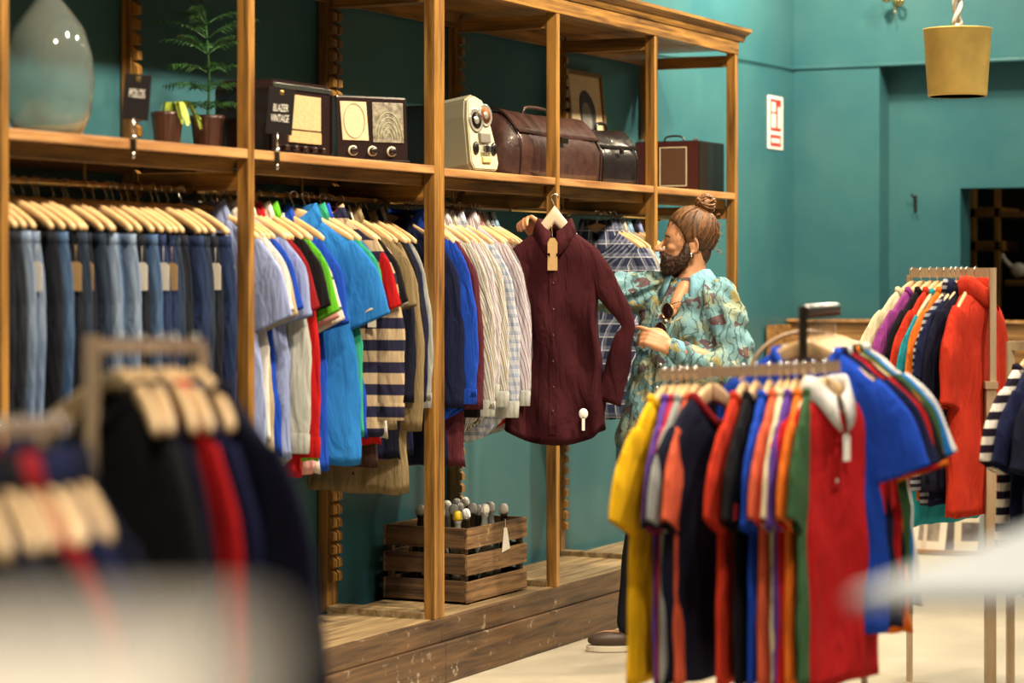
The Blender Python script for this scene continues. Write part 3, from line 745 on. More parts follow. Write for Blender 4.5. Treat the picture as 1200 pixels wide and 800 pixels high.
for i, (k, mn, w) in enumerate([('jacket', 'navy', 'navy blue jacket with broad shoulders'), ('jacket', 'dnavy', 'ink-dark jacket behind the navy jacket'), ('jacket', 'khaki', 'long khaki jacket'), ('jacket', 'black', 'black jacket hanging next to the khaki jacket'), ('jacket', 'navy', 'second navy jacket, nearest the double post'), ('shirt', 'grey', 'grey shirt at the end of the jackets')]):
    loc = (ROD_X+(-.05 if mn != 'khaki' else -.03), min(y, -.05), ROD_Z)
    g = garment(k, PAL[mn], loc, rnd.uniform(-.05, .05) + (.2 if i == 0 else 0), f'{w}, {BAY2W}', GN[k][1], GN[k][0], 'jackets in the middle bay of the cabinets', (i % 2)+1, .5, sx=.86, sz=1.14 if mn == 'khaki' else 1.0)
    add_hanger(loc, g.rotation_euler.z, 'thin', f'beech hanger of the {w}', 'thin beech hangers in the middle bay')
    y += .036

# bay 3: long sleeved shirts -----------------------------------------
bay3 = [('jacket', 'navy', 'navy shirt jacket beside the double post', -.04), ('shirt', 'royal', 'royal blue silky shirt', .02), ('jacket', 'wine', 'dusky purple jacket', .01), ('shirt', 'black', 'black shirt beside the purple jacket', .0),
 ('shirt', 'pin1', 'cream shirt with fine dark pinstripes', .02), ('shirt', 'khaki', 'sand brown shirt with long tail', -.02), ('shirt', 'pin2', 'lilac pinstriped shirt', .02), ('shirt', 'white', 'plain white shirt between striped ones', .01),
 ('shirt', 'pin1', 'cream pinstriped shirt near the plaids', .01), ('shirt', 'plaid3', 'pale blue small-check shirt', .03), ('shirt', 'plaid2', 'red and white checked shirt', .0), ('shirt', 'wine', 'wine red shirt', .0),
 ('shirt', 'pin2', 'lilac striped shirt next to the wine one', .03), ('shirt', 'pin3', 'charcoal shirt with pale stripes', .02), ('shirt', 'red', 'red shirt with open collar', -.02), ('shirt', 'pink', 'pink shirt', -.01), ('shirt', 'grey', 'mid-grey shirt', .0),
 ('shirt', 'plaid', 'navy checked shirt behind the maroon one', .0), ('shirt', 'sky', 'sky blue shirt behind the maroon one', .0)]
y = .075
for i, (k, mn, w, dx) in enumerate(bay3):
    loc = (ROD_X+dx, y, ROD_Z)
    g = garment(k, PAL[mn], loc, rnd.uniform(-.06, .06), f'{w}, third bay', GN[k][1], GN[k][0], 'long-sleeved shirts in the third bay', (i % 3)+1, .42, sx=rnd.uniform(.94, 1.0), sz=rnd.uniform(.97, 1.08), cuffm=PAL['lgrey'] if mn.startswith('pin') or mn.startswith('plaid') else None)
    add_hanger(loc, g.rotation_euler.z, 'thin', f'beech hanger of the {w}', 'thin beech hangers in the third bay')
    y += .0355 if i != 13 else .05
# bay 4: blue plaid shirts behind the man's arm ------------------------
for i, (mn, w, yy) in enumerate([('plaid', 'navy and white plaid shirt nearest the maroon one', on_x(700, -.2)), ('plaid', 'navy plaid shirt tucked behind its twin', on_x(707, -.2)), ('pin1', 'pale striped shirt behind the plaid', on_x(713, -.2)), ('sky', 'plain light blue shirt behind the plaid', on_x(719, -.2)), ('dnavy', 'ink blue shirt', on_x(725, -.2)), ('lav', 'lavender shirt beside the man', on_x(731, -.2))]):
    loc = (ROD_X+.02, yy, ROD_Z)
    g = garment('shirt', PAL[mn], loc, .12 if i == 0 else rnd.uniform(-.05, .1), f'{w}, fourth bay', 'shirt', 'button_shirt', 'shirts in the fourth bay', (i % 3)+1, .5, sz=1.06, pin=(-.1, -.06, -.72) if i == 0 else None)
    add_hanger(loc, g.rotation_euler.z, 'thin', f'beech hanger of the {w}', 'thin beech hangers in the fourth bay')

# ------------------------------------------------------------------ free-standing racks
def rack_row(A, B, items, yaw, place, group, kind='rack', sq=.42, seeds=3, swing=None):
    """A, B: bar ends (X, Z, h); items: (t along bar, kind, mat, words, opts)"""
    for i, it in enumerate(items):
        t, k, mn, w = it[:4]; op = dict(it[4]) if len(it) > 4 else {}
        X = A[0]+(B[0]-A[0])*t; Z = A[1]+(B[1]-A[1])*t; h = A[2]+(B[2]-A[2])*t
        yy = math.radians(yaw + op.pop('yaw', 0) + rnd.uniform(-2.5, 2.5)) + TH
        loc = cw(X, Z, h)
        q = op.pop('sq', sq)
        for key in ('trim', 'sleeve', 'cuffm'):
            if key in op: op[key] = PAL[op[key]]
        op.setdefault('drop', .076)
        g = garment(k, PAL[mn], loc, yy, f'{w}, {place}', GN[k][1], GN[k][0], group, (i % seeds)+1, q, **op)
        hm = kind
        add_hanger(loc, yy, hm, f'beech hanger of the {w}, {place}'[:200] if len((f'beech hanger of the {w}, {place}').split()) <= 16 else f'beech hanger of the {w}', f'beech hangers {place}')
def camX(px, Z): return ray(px)*Z
def bar_between(mb, A, B, w, h, m=None):
    """flat bar between two world points"""
    A, B = Vector(A), Vector(B); d = B-A; L = d.length; d.normalize()
    if abs(d.z) > .99: sd, up = Rv.copy(), Fv.copy()
    else: sd = Vector((-d.y, d.x, 0)).normalized(); up = d.cross(sd)*-1
    if up.z < 0: up = -up
    vs = []
    for q in (A, B):
        for a, b in ((-1, -1), (1, -1), (1, 1), (-1, 1)): vs.append(q + sd*a*w/2 + up*b*h/2)
    mb.add(vs, [(0, 1, 2, 3), (7, 6, 5, 4), (0, 4, 5, 1), (1, 5, 6, 2), (2, 6, 7, 3), (3, 7, 4, 0)])
    return mb
def rel(root, p): return Vector(p) - root.location

# rack A : four-way rack, right centre
A1 = (camX(775, 6.42), 6.42, 1.238); B1 = (camX(984, 6.20), 6.20, 1.268)
pz = 6.30; pX = camX(941, pz)
rt = empty('clothes_rack', cw(pX, pz, 0), label='two-armed clothes rack with coloured t-shirts in front of the man', cat='rack')
bar_between(MB(), rel(rt, cw(pX, pz, 0)), rel(rt, cw(pX, pz, 1.415)), .022, .022).build('upright', M['darkmetal'], rt)
bar_between(MB(), rel(rt, cw(A1[0]-.005, A1[1], A1[2]-.006)), rel(rt, cw(B1[0], B1[1], B1[2]-.006)), .012, .030).build('lower_arm', M['palebar'], rt)
A2 = (camX(936, 6.36), 6.30, 1.402); B2 = (camX(985, 6.86), 6.90, 1.402)
bar_between(MB(), rel(rt, cw(pX, pz, 1.395)), rel(rt, cw(B2[0], B2[1], 1.395)), .012, .026).build('upper_arm', M['darkmetal'], rt)
for d in ((.35, .1), (-.35, -.1), (.1, -.35), (-.1, .35)):
    bar_between(MB(), Vector((0, 0, .02)), Vector((d[0], d[1], .02)), .03, .03).build('foot', M['darkmetal'], rt)
def tA(px): return (px-775)/(984-775)
itemsA = [(tA(780), 'tee', 'yellow', 'golden yellow t-shirt', dict(sx=1.08, sz=1.0, yaw=-8)), (tA(790), 'tee', 'purple', 'purple t-shirt behind the crimson one'), (tA(799), 'tee', 'crimson', 'crimson t-shirt'), (tA(807), 'tee', 'grey', 'heather grey t-shirt', dict(sx=1.05)),
  (tA(817), 'tee', 'coral', 'coral red t-shirt', dict(sx=.98)), (tA(836), 'tee', 'dnavy', 'ink navy t-shirt with small white logo', dict(yaw=-14, sx=1.06, sq=.6, trim='dred', extra=[('logo', (-.268, -.005, -.25), (.006, .04, .028), M['white'])])),
  (tA(874), 'tee', 'scarlet', 'scarlet t-shirt after the gap'), (tA(888), 'tee', 'black', 'black t-shirt with red sleeve badge', dict(yaw=-3, extra=[('sleeve_badge', (-.262, 0, -.275), (.03, .082, .040), plain('badge_red', (.5, .02, .02), .5)), ('badge_mark', (-.264, 0, -.275), (.03, .05, .016), M['white'])])), (tA(904), 'tee', 'royal', 'royal blue t-shirt beside the black one'), (tA(917), 'tee', 'coral', 'coral orange t-shirt'),
  (tA(925), 'tee', 'cream', 'cream t-shirt'), (tA(934), 'tee', 'purple', 'purple t-shirt between cream and orange'), (tA(944), 'tee', 'orange', 'orange t-shirt'), (tA(955), 'tee', 'dgreen', 'bottle green t-shirt'),
  (tA(969), 'polo', 'red', 'red polo with white raglan shoulders', dict(yaw=-20, sq=.75, sx=.98, trim='white', card=(.02, -.066, -.10, M['paper'])))]
rack_row(A1, B1, itemsA, 70.5, 'on the lower rack arm', 't-shirts on the lower rack arm')
itemsA2 = [(.12, 'tee', 'royal', 'bright royal blue t-shirt facing the camera', dict(sq=.75, sx=.95)), (.26, 'tee', 'navy', 'navy t-shirt behind the royal blue one'), (.37, 'tee', 'red', 'red t-shirt with white neckband', dict(trim='white')), (.48, 'tee', 'black', 'black t-shirt behind the red one'),
  (.58, 'tee', 'orange', 'burnt orange t-shirt', dict(sz=1.05)), (.68, 'tee', 'dgreen', 'dark green t-shirt'), (.78, 'tee', 'azure', 'azure t-shirt with pale trim', dict(trim='white')), (.90, 'tee', 'white', 'white t-shirt farthest back')]
for it_ in range(len(itemsA2)):
    q_ = list(itemsA2[it_]); o_ = dict(q_[4]) if len(q_) > 4 else {}; o_['drop'] = .116; itemsA2[it_] = tuple(q_[:4]) + (o_,)
rack_row(A2, B2, itemsA2, -17, 'on the upper rack arm', 't-shirts on the upper rack arm', kind='long')

# rack B : wooden bar rack, far right
ZB = 8.5; XB = camX(1163, ZB); LB = .334; ax, az = .755, -.656
eA = (XB-ax*LB, ZB-az*LB, 1.512); eB = (XB-.0*ax, ZB, 1.514)
rt = empty('clothes_rack', cw(XB, ZB, 0), label='pale wooden clothes rack with an orange-red roll-neck at the front', cat='rack')
bar_between(MB(), rel(rt, cw(eA[0], eA[1], 1.507)), rel(rt, cw(eB[0], eB[1], 1.507)), .016, .034).build('top_bar', M['ashbar'], rt)
bar_between(MB(), rel(rt, cw(XB, ZB, 1.12)), rel(rt, cw(XB, ZB, 1.524)), .022, .030).build('upper_post', M['ashbar'], rt)
bar_between(MB(), rel(rt, cw(XB-.008, ZB, .02)), rel(rt, cw(XB-.008, ZB, 1.12)), .034, .048).build('lower_post', M['ashbar'], rt)
bar_between(MB(), rel(rt, cw(XB-.008, ZB, 1.10)), rel(rt, cw(XB-.008, ZB, 1.125)), .044, .060).build('joint_cap', M['ashbar'], rt)
bar_between(MB(), rel(rt, cw(XB-.3, ZB+.1, .025)), rel(rt, cw(XB+.3, ZB-.1, .025)), .05, .05).build('foot', M['ashbar'], rt)
bar_between(MB(), rel(rt, cw(eA[0], eA[1]+.02, .02)), rel(rt, cw(eA[0], eA[1]+.02, 1.5)), .02, .02).build('back_post', M['ashbar'], rt)
itemsB = [(.03, 'tee', 'cream', 'cream t-shirt', dict(sx=1.1)), (.14, 'tee', 'plum', 'magenta plum t-shirt', dict(sx=1.05)), (.25, 'tee', 'black', 'black t-shirt between plum and scarlet'), (.34, 'tee', 'scarlet', 'scarlet t-shirt'), (.43, 'tee', 'turq', 'turquoise t-shirt with long hem', dict(sz=1.12)), (.51, 'tee', 'orange', 'vivid orange t-shirt', dict(sx=1.05)),
  (.57, 'rugby', 'bw', 'narrow black and grey hooped sweater', dict(sx=1.0)), (.64, 'polo', 'navy', 'navy polo'), (.70, 'sweater', 'dnavy', 'ink navy sweater'), (.80, 'turtleneck', 'scarlet', 'orange-red roll-neck top with wide sleeves', dict(sq=.7, sx=.90, sz=1.0, yaw=9))]
rack_row(eA, eB, itemsB, 49, 'on the pale wooden rack', 'tops on the pale wooden rack', sq=.42)

# rack E : striped tee at the right edge
ZE = 8.1
rt = empty('clothes_rack', cw(camX(1186, ZE), ZE, 0), label='pale wooden rack with striped t-shirt at the right edge', cat='rack')
E0 = cw(camX(1184, ZE), ZE, 0); 
bar_between(MB(), rel(rt, E0+Vector((0, 0, .02))), rel(rt, E0+Vector((0, 0, 1.275))), .024, .03).build('post', M['ashbar'], rt)
eE1 = (camX(1184, ZE), ZE, 1.262); eE2 = (camX(1260, ZE-.25), ZE-.25, 1.262)
bar_between(MB(), rel(rt, cw(*eE1)), rel(rt, cw(*eE2)), .016, .03).build('top_bar', M['ashbar'], rt)
E9 = cw(*eE2); bar_between(MB(), rel(rt, Vector((E9.x, E9.y, .02))), rel(rt, E9), .024, .03).build('post', M['ashbar'], rt)
bar_between(MB(), rel(rt, E0+Vector((-.04, -.2, .02))), rel(rt, E0+Vector((.04, .2, .02))), .04, .04).build('foot', M['ashbar'], rt)
rack_row(eE1, eE2, [(.30, 'tee', 'breton', 'black and white hooped t-shirt', dict(sq=.6)), (.50, 'tee', 'navy', 'navy t-shirt covering the hooped one', dict(sq=.6)), (.75, 'tee', 'dnavy', 'ink blue t-shirt at the frame edge', dict(sq=.6))], 52, 'on the right edge rack', 'tops on the right edge rack')

# rack C : near left
ZC1, ZC2 = 3.95, 4.12
C1 = (camX(108, ZC1), ZC1, 1.385); C2 = (camX(238, ZC2), ZC2, 1.38)
rt = empty('clothes_rack', cw(C1[0], C1[1], 0), label='blurred clothes rack with black and red sweaters, near left', cat='rack')
bar_between(MB(), rel(rt, cw(C1[0], C1[1], .02)), rel(rt, cw(C1[0], C1[1], 1.395)), .022, .022).build('upright', M['ashbar'], rt)
bar_between(MB(), rel(rt, cw(C1[0], C1[1], 1.378)), rel(rt, cw(C2[0], C2[1], 1.373)), .012, .022).build('arm', M['palebar'], rt)
bar_between(MB(), rel(rt, cw(C2[0], C2[1], .02)), rel(rt, cw(C2[0], C2[1], 1.37)), .014, .014).build('upright', M['ashbar'], rt)
bar_between(MB(), rel(rt, cw(C1[0]-.2, C1[1]-.25, .02)), rel(rt, cw(C1[0]+.2, C1[1]+.25, .02)), .04, .04).build('foot', M['darkmetal'], rt)
rack_row(C1, C2, [(.25, 'sweater', 'black', 'black sweater nearest the camera', dict(sq=.7, sx=.95, sz=1.15)), (.42, 'sweater', 'dnavy', 'ink sweater behind the black one', dict(sx=.97, sz=1.15)), (.60, 'sweater', 'red', 'red sweater', dict(sx=1.0, sz=1.15)), (.72, 'sweater', 'navy', 'navy sweater behind the red one', dict(sx=1.05, sz=1.15)), (.92, 'sweater', 'dnavy', 'ink sweater farthest along the arm', dict(sx=1.42, sz=1.15))], -56, 'on the blurred left rack', 'sweaters on the blurred left rack', kind='thick', sq=.5)
# rack D : nearest, lower left corner
D1 = (camX(-90, 2.95), 2.95, 1.300); D2 = (camX(78, 3.25), 3.25, 1.295)
rt = empty('clothes_rack', cw(D2[0], D2[1], 0), label='blurred clothes rack in the lower left corner', cat='rack')
bar_between(MB(), rel(rt, cw(D2[0]-.03, D2[1], .02)), rel(rt, cw(D2[0]-.03, D2[1], 1.30)), .018, .018).build('upright', M['ashbar'], rt)
bar_between(MB(), rel(rt, cw(D1[0], D1[1], 1.298)), rel(rt, cw(D2[0], D2[1], 1.293)), .012, .022).build('arm', M['palebar'], rt)
bar_between(MB(), rel(rt, cw(D1[0], D1[1], .02)), rel(rt, cw(D1[0], D1[1], 1.298)), .018, .018).build('upright', M['ashbar'], rt)
bar_between(MB(), rel(rt, cw(D2[0]-.2, D2[1]-.25, .02)), rel(rt, cw(D2[0]+.2, D2[1]+.25, .02)), .04, .04).build('foot', M['darkmetal'], rt)
rack_row(D1, D2, [(.22, 'polo', 'dnavy', 'ink polo with white tag', dict(card=(.02, -.09, -.05, M['paper']))), (.38, 'polo', 'black', 'black polo', dict(card=(.06, -.09, -.03, M['paper']))), (.5, 'polo', 'dred', 'dark red polo', dict(sq=.6)), (.64, 'polo', 'navy', 'navy blue polo'), (.78, 'shirt', 'navy', 'navy blue shirt', dict(sx=1.0)), (.9, 'shirt', 'dnavy', 'dark blue shirt at the arm end', dict(sx=1.0))], -50, 'in the lower left corner', 'shirts in the lower left corner', kind='thick', sq=.5)
#PART2
# ------------------------------------------------------------------ things on the cabinet shelves
def Zof(p): return (Vector((p[0], p[1], 0))-Vector((CAMX, CAMY, 0))).dot(Fv)
ST1 = SZ + .0005; ST2 = SZ - .006 + .0005
R90 = PI/2
GLASS = plain('demijohn_glass', (.72, .84, .82), .06, trans=.93, spec=.8, ior=1.3, coat=.5)
y = on_x(57, -.26)
jar = [(0, 0), (.07, 0), (.100, .02), (.126, .08), (.136, .17), (.130, .25), (.106, .33), (.066, .385), (.036, .42), (.030, .47), (.036, .475), (.036, .49), (.028, .492),
       (.024, .47), (.030, .42), (.060, .38), (.100, .325), (.124, .25), (.130, .17), (.120, .08), (.094, .026), (0, .008)]
o = MB().lathe(jar, 40).build('demijohn', GLASS, None, (-.26, y, ST1)); tag(o, 'big round clear glass demijohn on the shelf at far left', 'bottle')
# slate-black cards clipped to the shelf edge
def shelf_card(px, w, h, z0, lines, label, lean=.1):
    y = on_x(px, .03)
    r = empty('clip_sign', (.004, y, z0), R90 - 1.05, label=label, cat='sign')
    m = Matrix.Rotation(.08, 4, 'Y')
    MB().box(-w/2, w/2, -.0015, .0015, .055, .055+h, .0005, m).build('card', M['blackcard'], r)
    for i, t in enumerate(lines):
        me = text_mesh(t, .034 if len(lines) > 1 else .036)
        me.transform(m @ Matrix.Translation((0, -.0022, h*.52 + .062 - i*.034)) @ Matrix.Rotation(PI/2, 4, 'X') @ Matrix.Diagonal((.42, 1, 1, 1)))
        link('lettering', me, M['white'], r)
    MB().box(-.007, .007, -.004, .002, .055+h-.022, .055+h-.008, .002, m).build('pin', M['brass'], r)
    MB().tube([(0, 0, .06), (0, 0, .01)], .003, 8).ball((0, 0, .004), .009, 10).build('stem', M['steel'], r)
    MB().box(-.008, .008, -.008, .012, -.042, 0, .003).build('clamp', M['darkmetal'], r)
    MB().ball((0, -.004, -.05), (.006, .006, .011), 10).build('clamp_screw', M['steel'], r)
shelf_card(165, .078, .135, ST1, ['POLOS'], 'small black card sign clipped to the shelf above the jeans')
shelf_card(333, .085, .150, ST1, ['BLAZER', 'VINTAGE'], 'black card sign reading blazer vintage before the left radio')
# potted plants
POT = plain('dark_brown_glaze', (.040, .013, .010), .35, coat=.3)
SOIL = plain('potting_soil', (.03, .02, .012), .95)
LEAF = plain('palm_green', (.020, .085, .018), .45, noise_amt=.4, nscale=10)
LEAFY = plain('yellow_green_leaf', (.30, .40, .05), .5, noise_amt=.25, nscale=25)
def pot(r, rt, h, root):
    n = 48; vs = []; prof = [(rt*.72, 0), (rt*.74, .004), (rt*.95, h*.85), (rt, h*.88), (rt, h), (rt*.93, h), (rt*.88, h*.82)]
    mb = MB(); fs = []
    for i, (a, z) in enumerate(prof):
        for j in range(n):
            q = 2*PI*j/n; rib = 1 + (.035*math.cos(q*16) if i in (1, 2, 3, 4) else 0)
            vs.append((a*rib*math.cos(q), a*rib*math.sin(q), z))
    for i in range(len(prof)-1):
        for j in range(n): fs.append((i*n+j, i*n+(j+1)%n, (i+1)*n+(j+1)%n, (i+1)*n+j))
    fs.append(tuple(range(n-1, -1, -1))); mb.add(vs, fs, True); mb.build('pot', POT, root)
    MB().lathe([(0, h*.83), (rt*.89, h*.83)], 24).build('soil', SOIL, root)
def frond(mb, base, dirv, L, droop, nl, lw, ll, seed):
    r = random.Random(seed); pts = []; p = Vector(base); d = Vector(dirv).normalized()
    for i in range(15):
        pts.append(p.copy()); p = p + d*(L/14); d = (d + Vector((0, 0, -droop/14))).normalized()
    mb.tube(pts, [.0022*(1-i/18) for i in range(15)], 5)
    for i in range(nl):
        u = .25 + .75*i/nl; k = min(13, int(u*14)); q = pts[k].lerp(pts[k+1], u*14-k); t = (pts[k+1]-pts[k]).normalized()
        sd = t.cross(Vector((0, 0, 1))).normalized()
        for s in (-1, 1):
            l = ll*(1-.5*abs(u-.5))*r.uniform(.85, 1.1); dd = (t*.55 + sd*s + Vector((0, 0, r.uniform(-.35, .1)))).normalized(); up = dd.cross(t).normalized()
            w = t*lw; m1 = q + dd*l*.45 + Vector((0, 0, .004)); e = q + dd*l + Vector((0, 0, -l*.25))
            mb.add([q - w*.3, m1 - w, e, m1 + w, q + w*.3, m1 + Vector((0, 0, -.0025))], [(0, 1, 5), (1, 2, 5), (2, 3, 5), (3, 4, 5), (4, 0, 5)])
def potted(px, x, rt, h, label, tall):
    y = on_x(px, x); r = empty('potted_plant', (x, y, ST1), label=label, cat='plant', group=None)
    pot(None, rt, h, r)
    if tall:
        mb = MB(); rr = random.Random(5)
        top = MB().tube(bez([(0, 0, h*.8), (.004, .005, h+.12), (-.006, 0, h+.30), (-.03, -.01, h+.46)], 6), [.005 - .0002*i for i in range(19)], 6); top.build('stem', LEAF, r)
        lv = [(h+.02, .13, 7), (h+.08, .15, 6), (h+.14, .15, 5), (h+.20, .17, 5), (h+.25, .20, 5), (h+.30, .15, 3)]
        sd = 0
        for z, L, c in lv:
            for k in range(c):
                a = 2*PI*k/c + z*7; sd += 1
                frond(mb, (0, 0, z), (math.cos(a), math.sin(a), .55 if z < h+.2 else .8), L, .9, 9, .0035, .045, sd)
        frond(mb, (-.01, 0, h+.30), (-.35, -.3, .9), .22, .5, 14, .004, .035, 99)
        mb.build('foliage', LEAF, r)
    else:
        mb = MB(); rr = random.Random(9)
        for k in range(14):
            a = rr.uniform(-2.4, .9); L = rr.uniform(.06, .12)
            p0 = Vector((.01, .01, h*.85)); pts = [p0, p0+Vector((math.cos(a)*L*.5, math.sin(a)*L*.5+.02, .05)), p0+Vector((math.cos(a)*L*.85, math.sin(a)*L*.85+.035, .01)), p0+Vector((math.cos(a)*L, math.sin(a)*L+.04, -.05*rr.random()))]
            P = bez(pts, 4)
            for q in range(len(P)-1):
                w = .009*math.sin(PI*(q+.5)/len(P)) + .002; t = (P[q+1]-P[q]); sd2 = t.cross(Vector((0, 0, 1))).normalized()*w
                mb.add([P[q]-sd2, P[q+1]-sd2, P[q+1]+Vector((0, 0, -.002)), P[q]+Vector((0, 0, -.002)), P[q]+sd2, P[q+1]+sd2], [(0, 1, 2, 3), (3, 2, 5, 4)])
        mb.build('foliage', LEAFY, r)
potted(196, -.24, .052, .118, 'dark ribbed pot with short yellow-green leaves', False)
potted(243, -.24, .056, .120, 'dark ribbed pot with tall feathery palm', True)

# vintage radios ------------------------------------------------------
GRILL = plain('gold_speaker_cloth', (.42, .31, .16), .8, noise_amt=.15, nscale=160, bump=.3)
DIALG = plain('dial_print', (.20, .18, .14), .4, noise_amt=.6, nscale=70)
def knob(root, x, z, r, mat=None, ring=None, yf=0):
    k = MB().lathe([(0, .018), (r*.8, .018), (r, .014), (r, .0), (0, 0)], 20, Matrix.Translation((x, yf, z)) @ Matrix.Rotation(PI/2, 4, 'X')).build('knob', mat or M['bakelite'], root)
    if ring: MB().lathe([(r*1.35, .0), (r*1.35, .004), (r*1.05, .004)], 22, Matrix.Translation((x, yf, z)) @ Matrix.Rotation(PI/2, 4, 'X')).build('knob_ring', M['cream'], k)
xa = -.06; y0 = on_x(317, xa); y1 = on_x(389, xa); w = y1-y0; h = .245
r = empty('radio', (xa, y0, ST1), R90, label='dark bakelite radio with gold speaker cloth behind the black card', cat='radio')
mb = MB(); mb.prism([(0, 0), (w, 0), (w, h-.03), (w-.03, h), (.03, h), (0, h-.03)], .22, 'y', 0, bev=.006); mb.build('case', M['bakelite'], r)
MB().box(.015, w-.015, -.006, .002, h-.028, h-.012, .002).build('trim_strip', M['steel'], r)
MB().box(w*.28, w*.80, -.004, .001, .085, h-.045, .002).build('speaker_cloth', GRILL, r)
MB().box(w*.28, w*.80, -.006, .001, .040, .080, .002).build('dial', M['kraft'], r)
for k in range(5): knob(r, w*(.2+.15*k), .022, .009, yf=-.001)
MB().box(.0, .012, -.008, .0, .01, h-.03, .003).build('side_trim', M['black'], r)
MB().box(w-.012, w, -.008, .0, .01, h-.03, .003).build('side_trim', M['black'], r)
# second radio, turned a little to the camera
xa = -.20; y0 = on_x(396, xa)
r = empty('radio', (xa, y0, ST1), math.radians(57), label='dark bakelite radio with three ringed knobs and arched dial', cat='radio')
w, h = .285, .242; lean = Matrix.Rotation(-.06, 4, 'X')
MB().box(0, w, 0, .15, 0, h, .008, lean).build('case', M['bakelite'], r)
MB().prism([(.02, .08), (.125, .08), (.118, h-.022), (.012, h-.022)], .004, 'y', -.004, lean, .001).build('speaker_cloth', plain('cream_speaker_cloth', (.52, .42, .27), .8, noise_amt=.1, nscale=200, bump=.3), r)
c = MB(); c.tube([(.068+.042*math.cos(a*PI/16), -.0055, .15+.062*math.sin(a*PI/16)) for a in range(32)], .0012, 5, closed=True); c.v = [lean @ v for v in c.v]; c.build('speaker_ring', plain('dull_gold', (.34, .26, .14), .5), r)
MB().box(.142, w-.018, -.004, .001, .075, h-.022, .002, lean).build('dial', DIALG, r)
g = MB()
for i in range(5):
    rr_ = .012+.011*i; g.tube([(.205+rr_*math.cos(a*PI/10), -.0055, .09+rr_*1.7*math.sin(a*PI/10)) for a in range(11)], .0012, 5)
g.v = [lean @ v for v in g.v]; g.build('dial_arcs', plain('pale_dial_lines', (.42, .45, .28), .5), r)
for k in range(3): knob(r, .06+.078*k, .043, .014, ring=True, yf=.002)
MB().box(-.002, w+.002, -.012, .01, 0, .012, .003).build('base_lip', M['black'], r)
# plain dark case behind it
yb = on_x(504, -.13)
r = empty('radio', (-.13, yb, ST1), R90, label='plain black box radio standing behind the double post', cat='radio')
MB().box(0, .045, 0, .30, 0, .238, .008).build('case', M['black'], r); MB().box(.012, .033, -.003, 0, .05, .21, .001).build('front_strip', M['bakelite'], r)

# reel tape recorder
GREYP = plain('grey_green_enamel', (.26, .25, .18), .35, coat=.3); CRE = plain('cream_enamel', (.50, .48, .34), .35, coat=.3)
xa = -.10; yb = on_x(550, xa)
r = empty('tape_recorder', (xa, yb, ST2), math.radians(80), label='cream and grey-green reel tape recorder standing upright', cat='recorder'); r.scale = (1, 1, 1.1)
lean = Matrix.Rotation(-.12, 4, 'X')
outl = [(0, .03), (.02, .004), (.17, .004), (.185, .03), (.175, .10), (.145, .20), (.11, .265), (.06, .28), (.012, .26), (0, .20)]
MB().prism(outl, .15, 'y', 0, lean, .006).build('case', GREYP, r)
def shrink(o, k, cx=.09, cz=.13): return [((x-cx)*k+cx, (z-cz)*k+cz) for x, z in o]
MB().prism(shrink(outl, .95), .012, 'y', -.012, lean, .004).build('deck', CRE, r)
for cx, cz, rr in ((.052, .185, .042), (.115, .205, .040)):
    ml = lean @ Matrix.Translation((cx, -.014, cz)) @ Matrix.Rotation(PI/2, 4, 'X')
    q = MB().lathe([(0, .008), (rr*.3, .008), (rr*.35, .003), (rr*.92, .003), (rr, .005), (rr, 0), (0, 0)], 26, ml).build('reel', plain('clear_reel', (.45, .43, .38), .15, metal=.6), r)
    MB().lathe([(rr*.35, .0035), (rr*.72, .0045)], 26, ml).build('tape', M['bakelite'] if cx < .1 else plain('orange_brown_tape', (.42, .15, .06), .4), q)
MB().box(.060, .125, -.026, -.010, .105, .140, .004, lean).build('head_cover', plain('grey_plastic', (.16, .15, .13), .4), r)
for cx in (.035, .15):
    MB().ball((0, 0, 0), (.017, .010, .024), 14, None).build('dial', M['black'], r, lean @ Vector((cx, -.016, .085)))
for k in range(4): MB().box(.068+.016*k, .080+.016*k, -.032, -.012, .070, .095, .002, lean).build('key', M['black'] if k % 2 else M['steel'], r)
MB().box(.07, .125, -.022, -.010, .035, .056, .004, lean).build('badge', plain('yellowed_badge', (.55, .42, .18), .4), r)

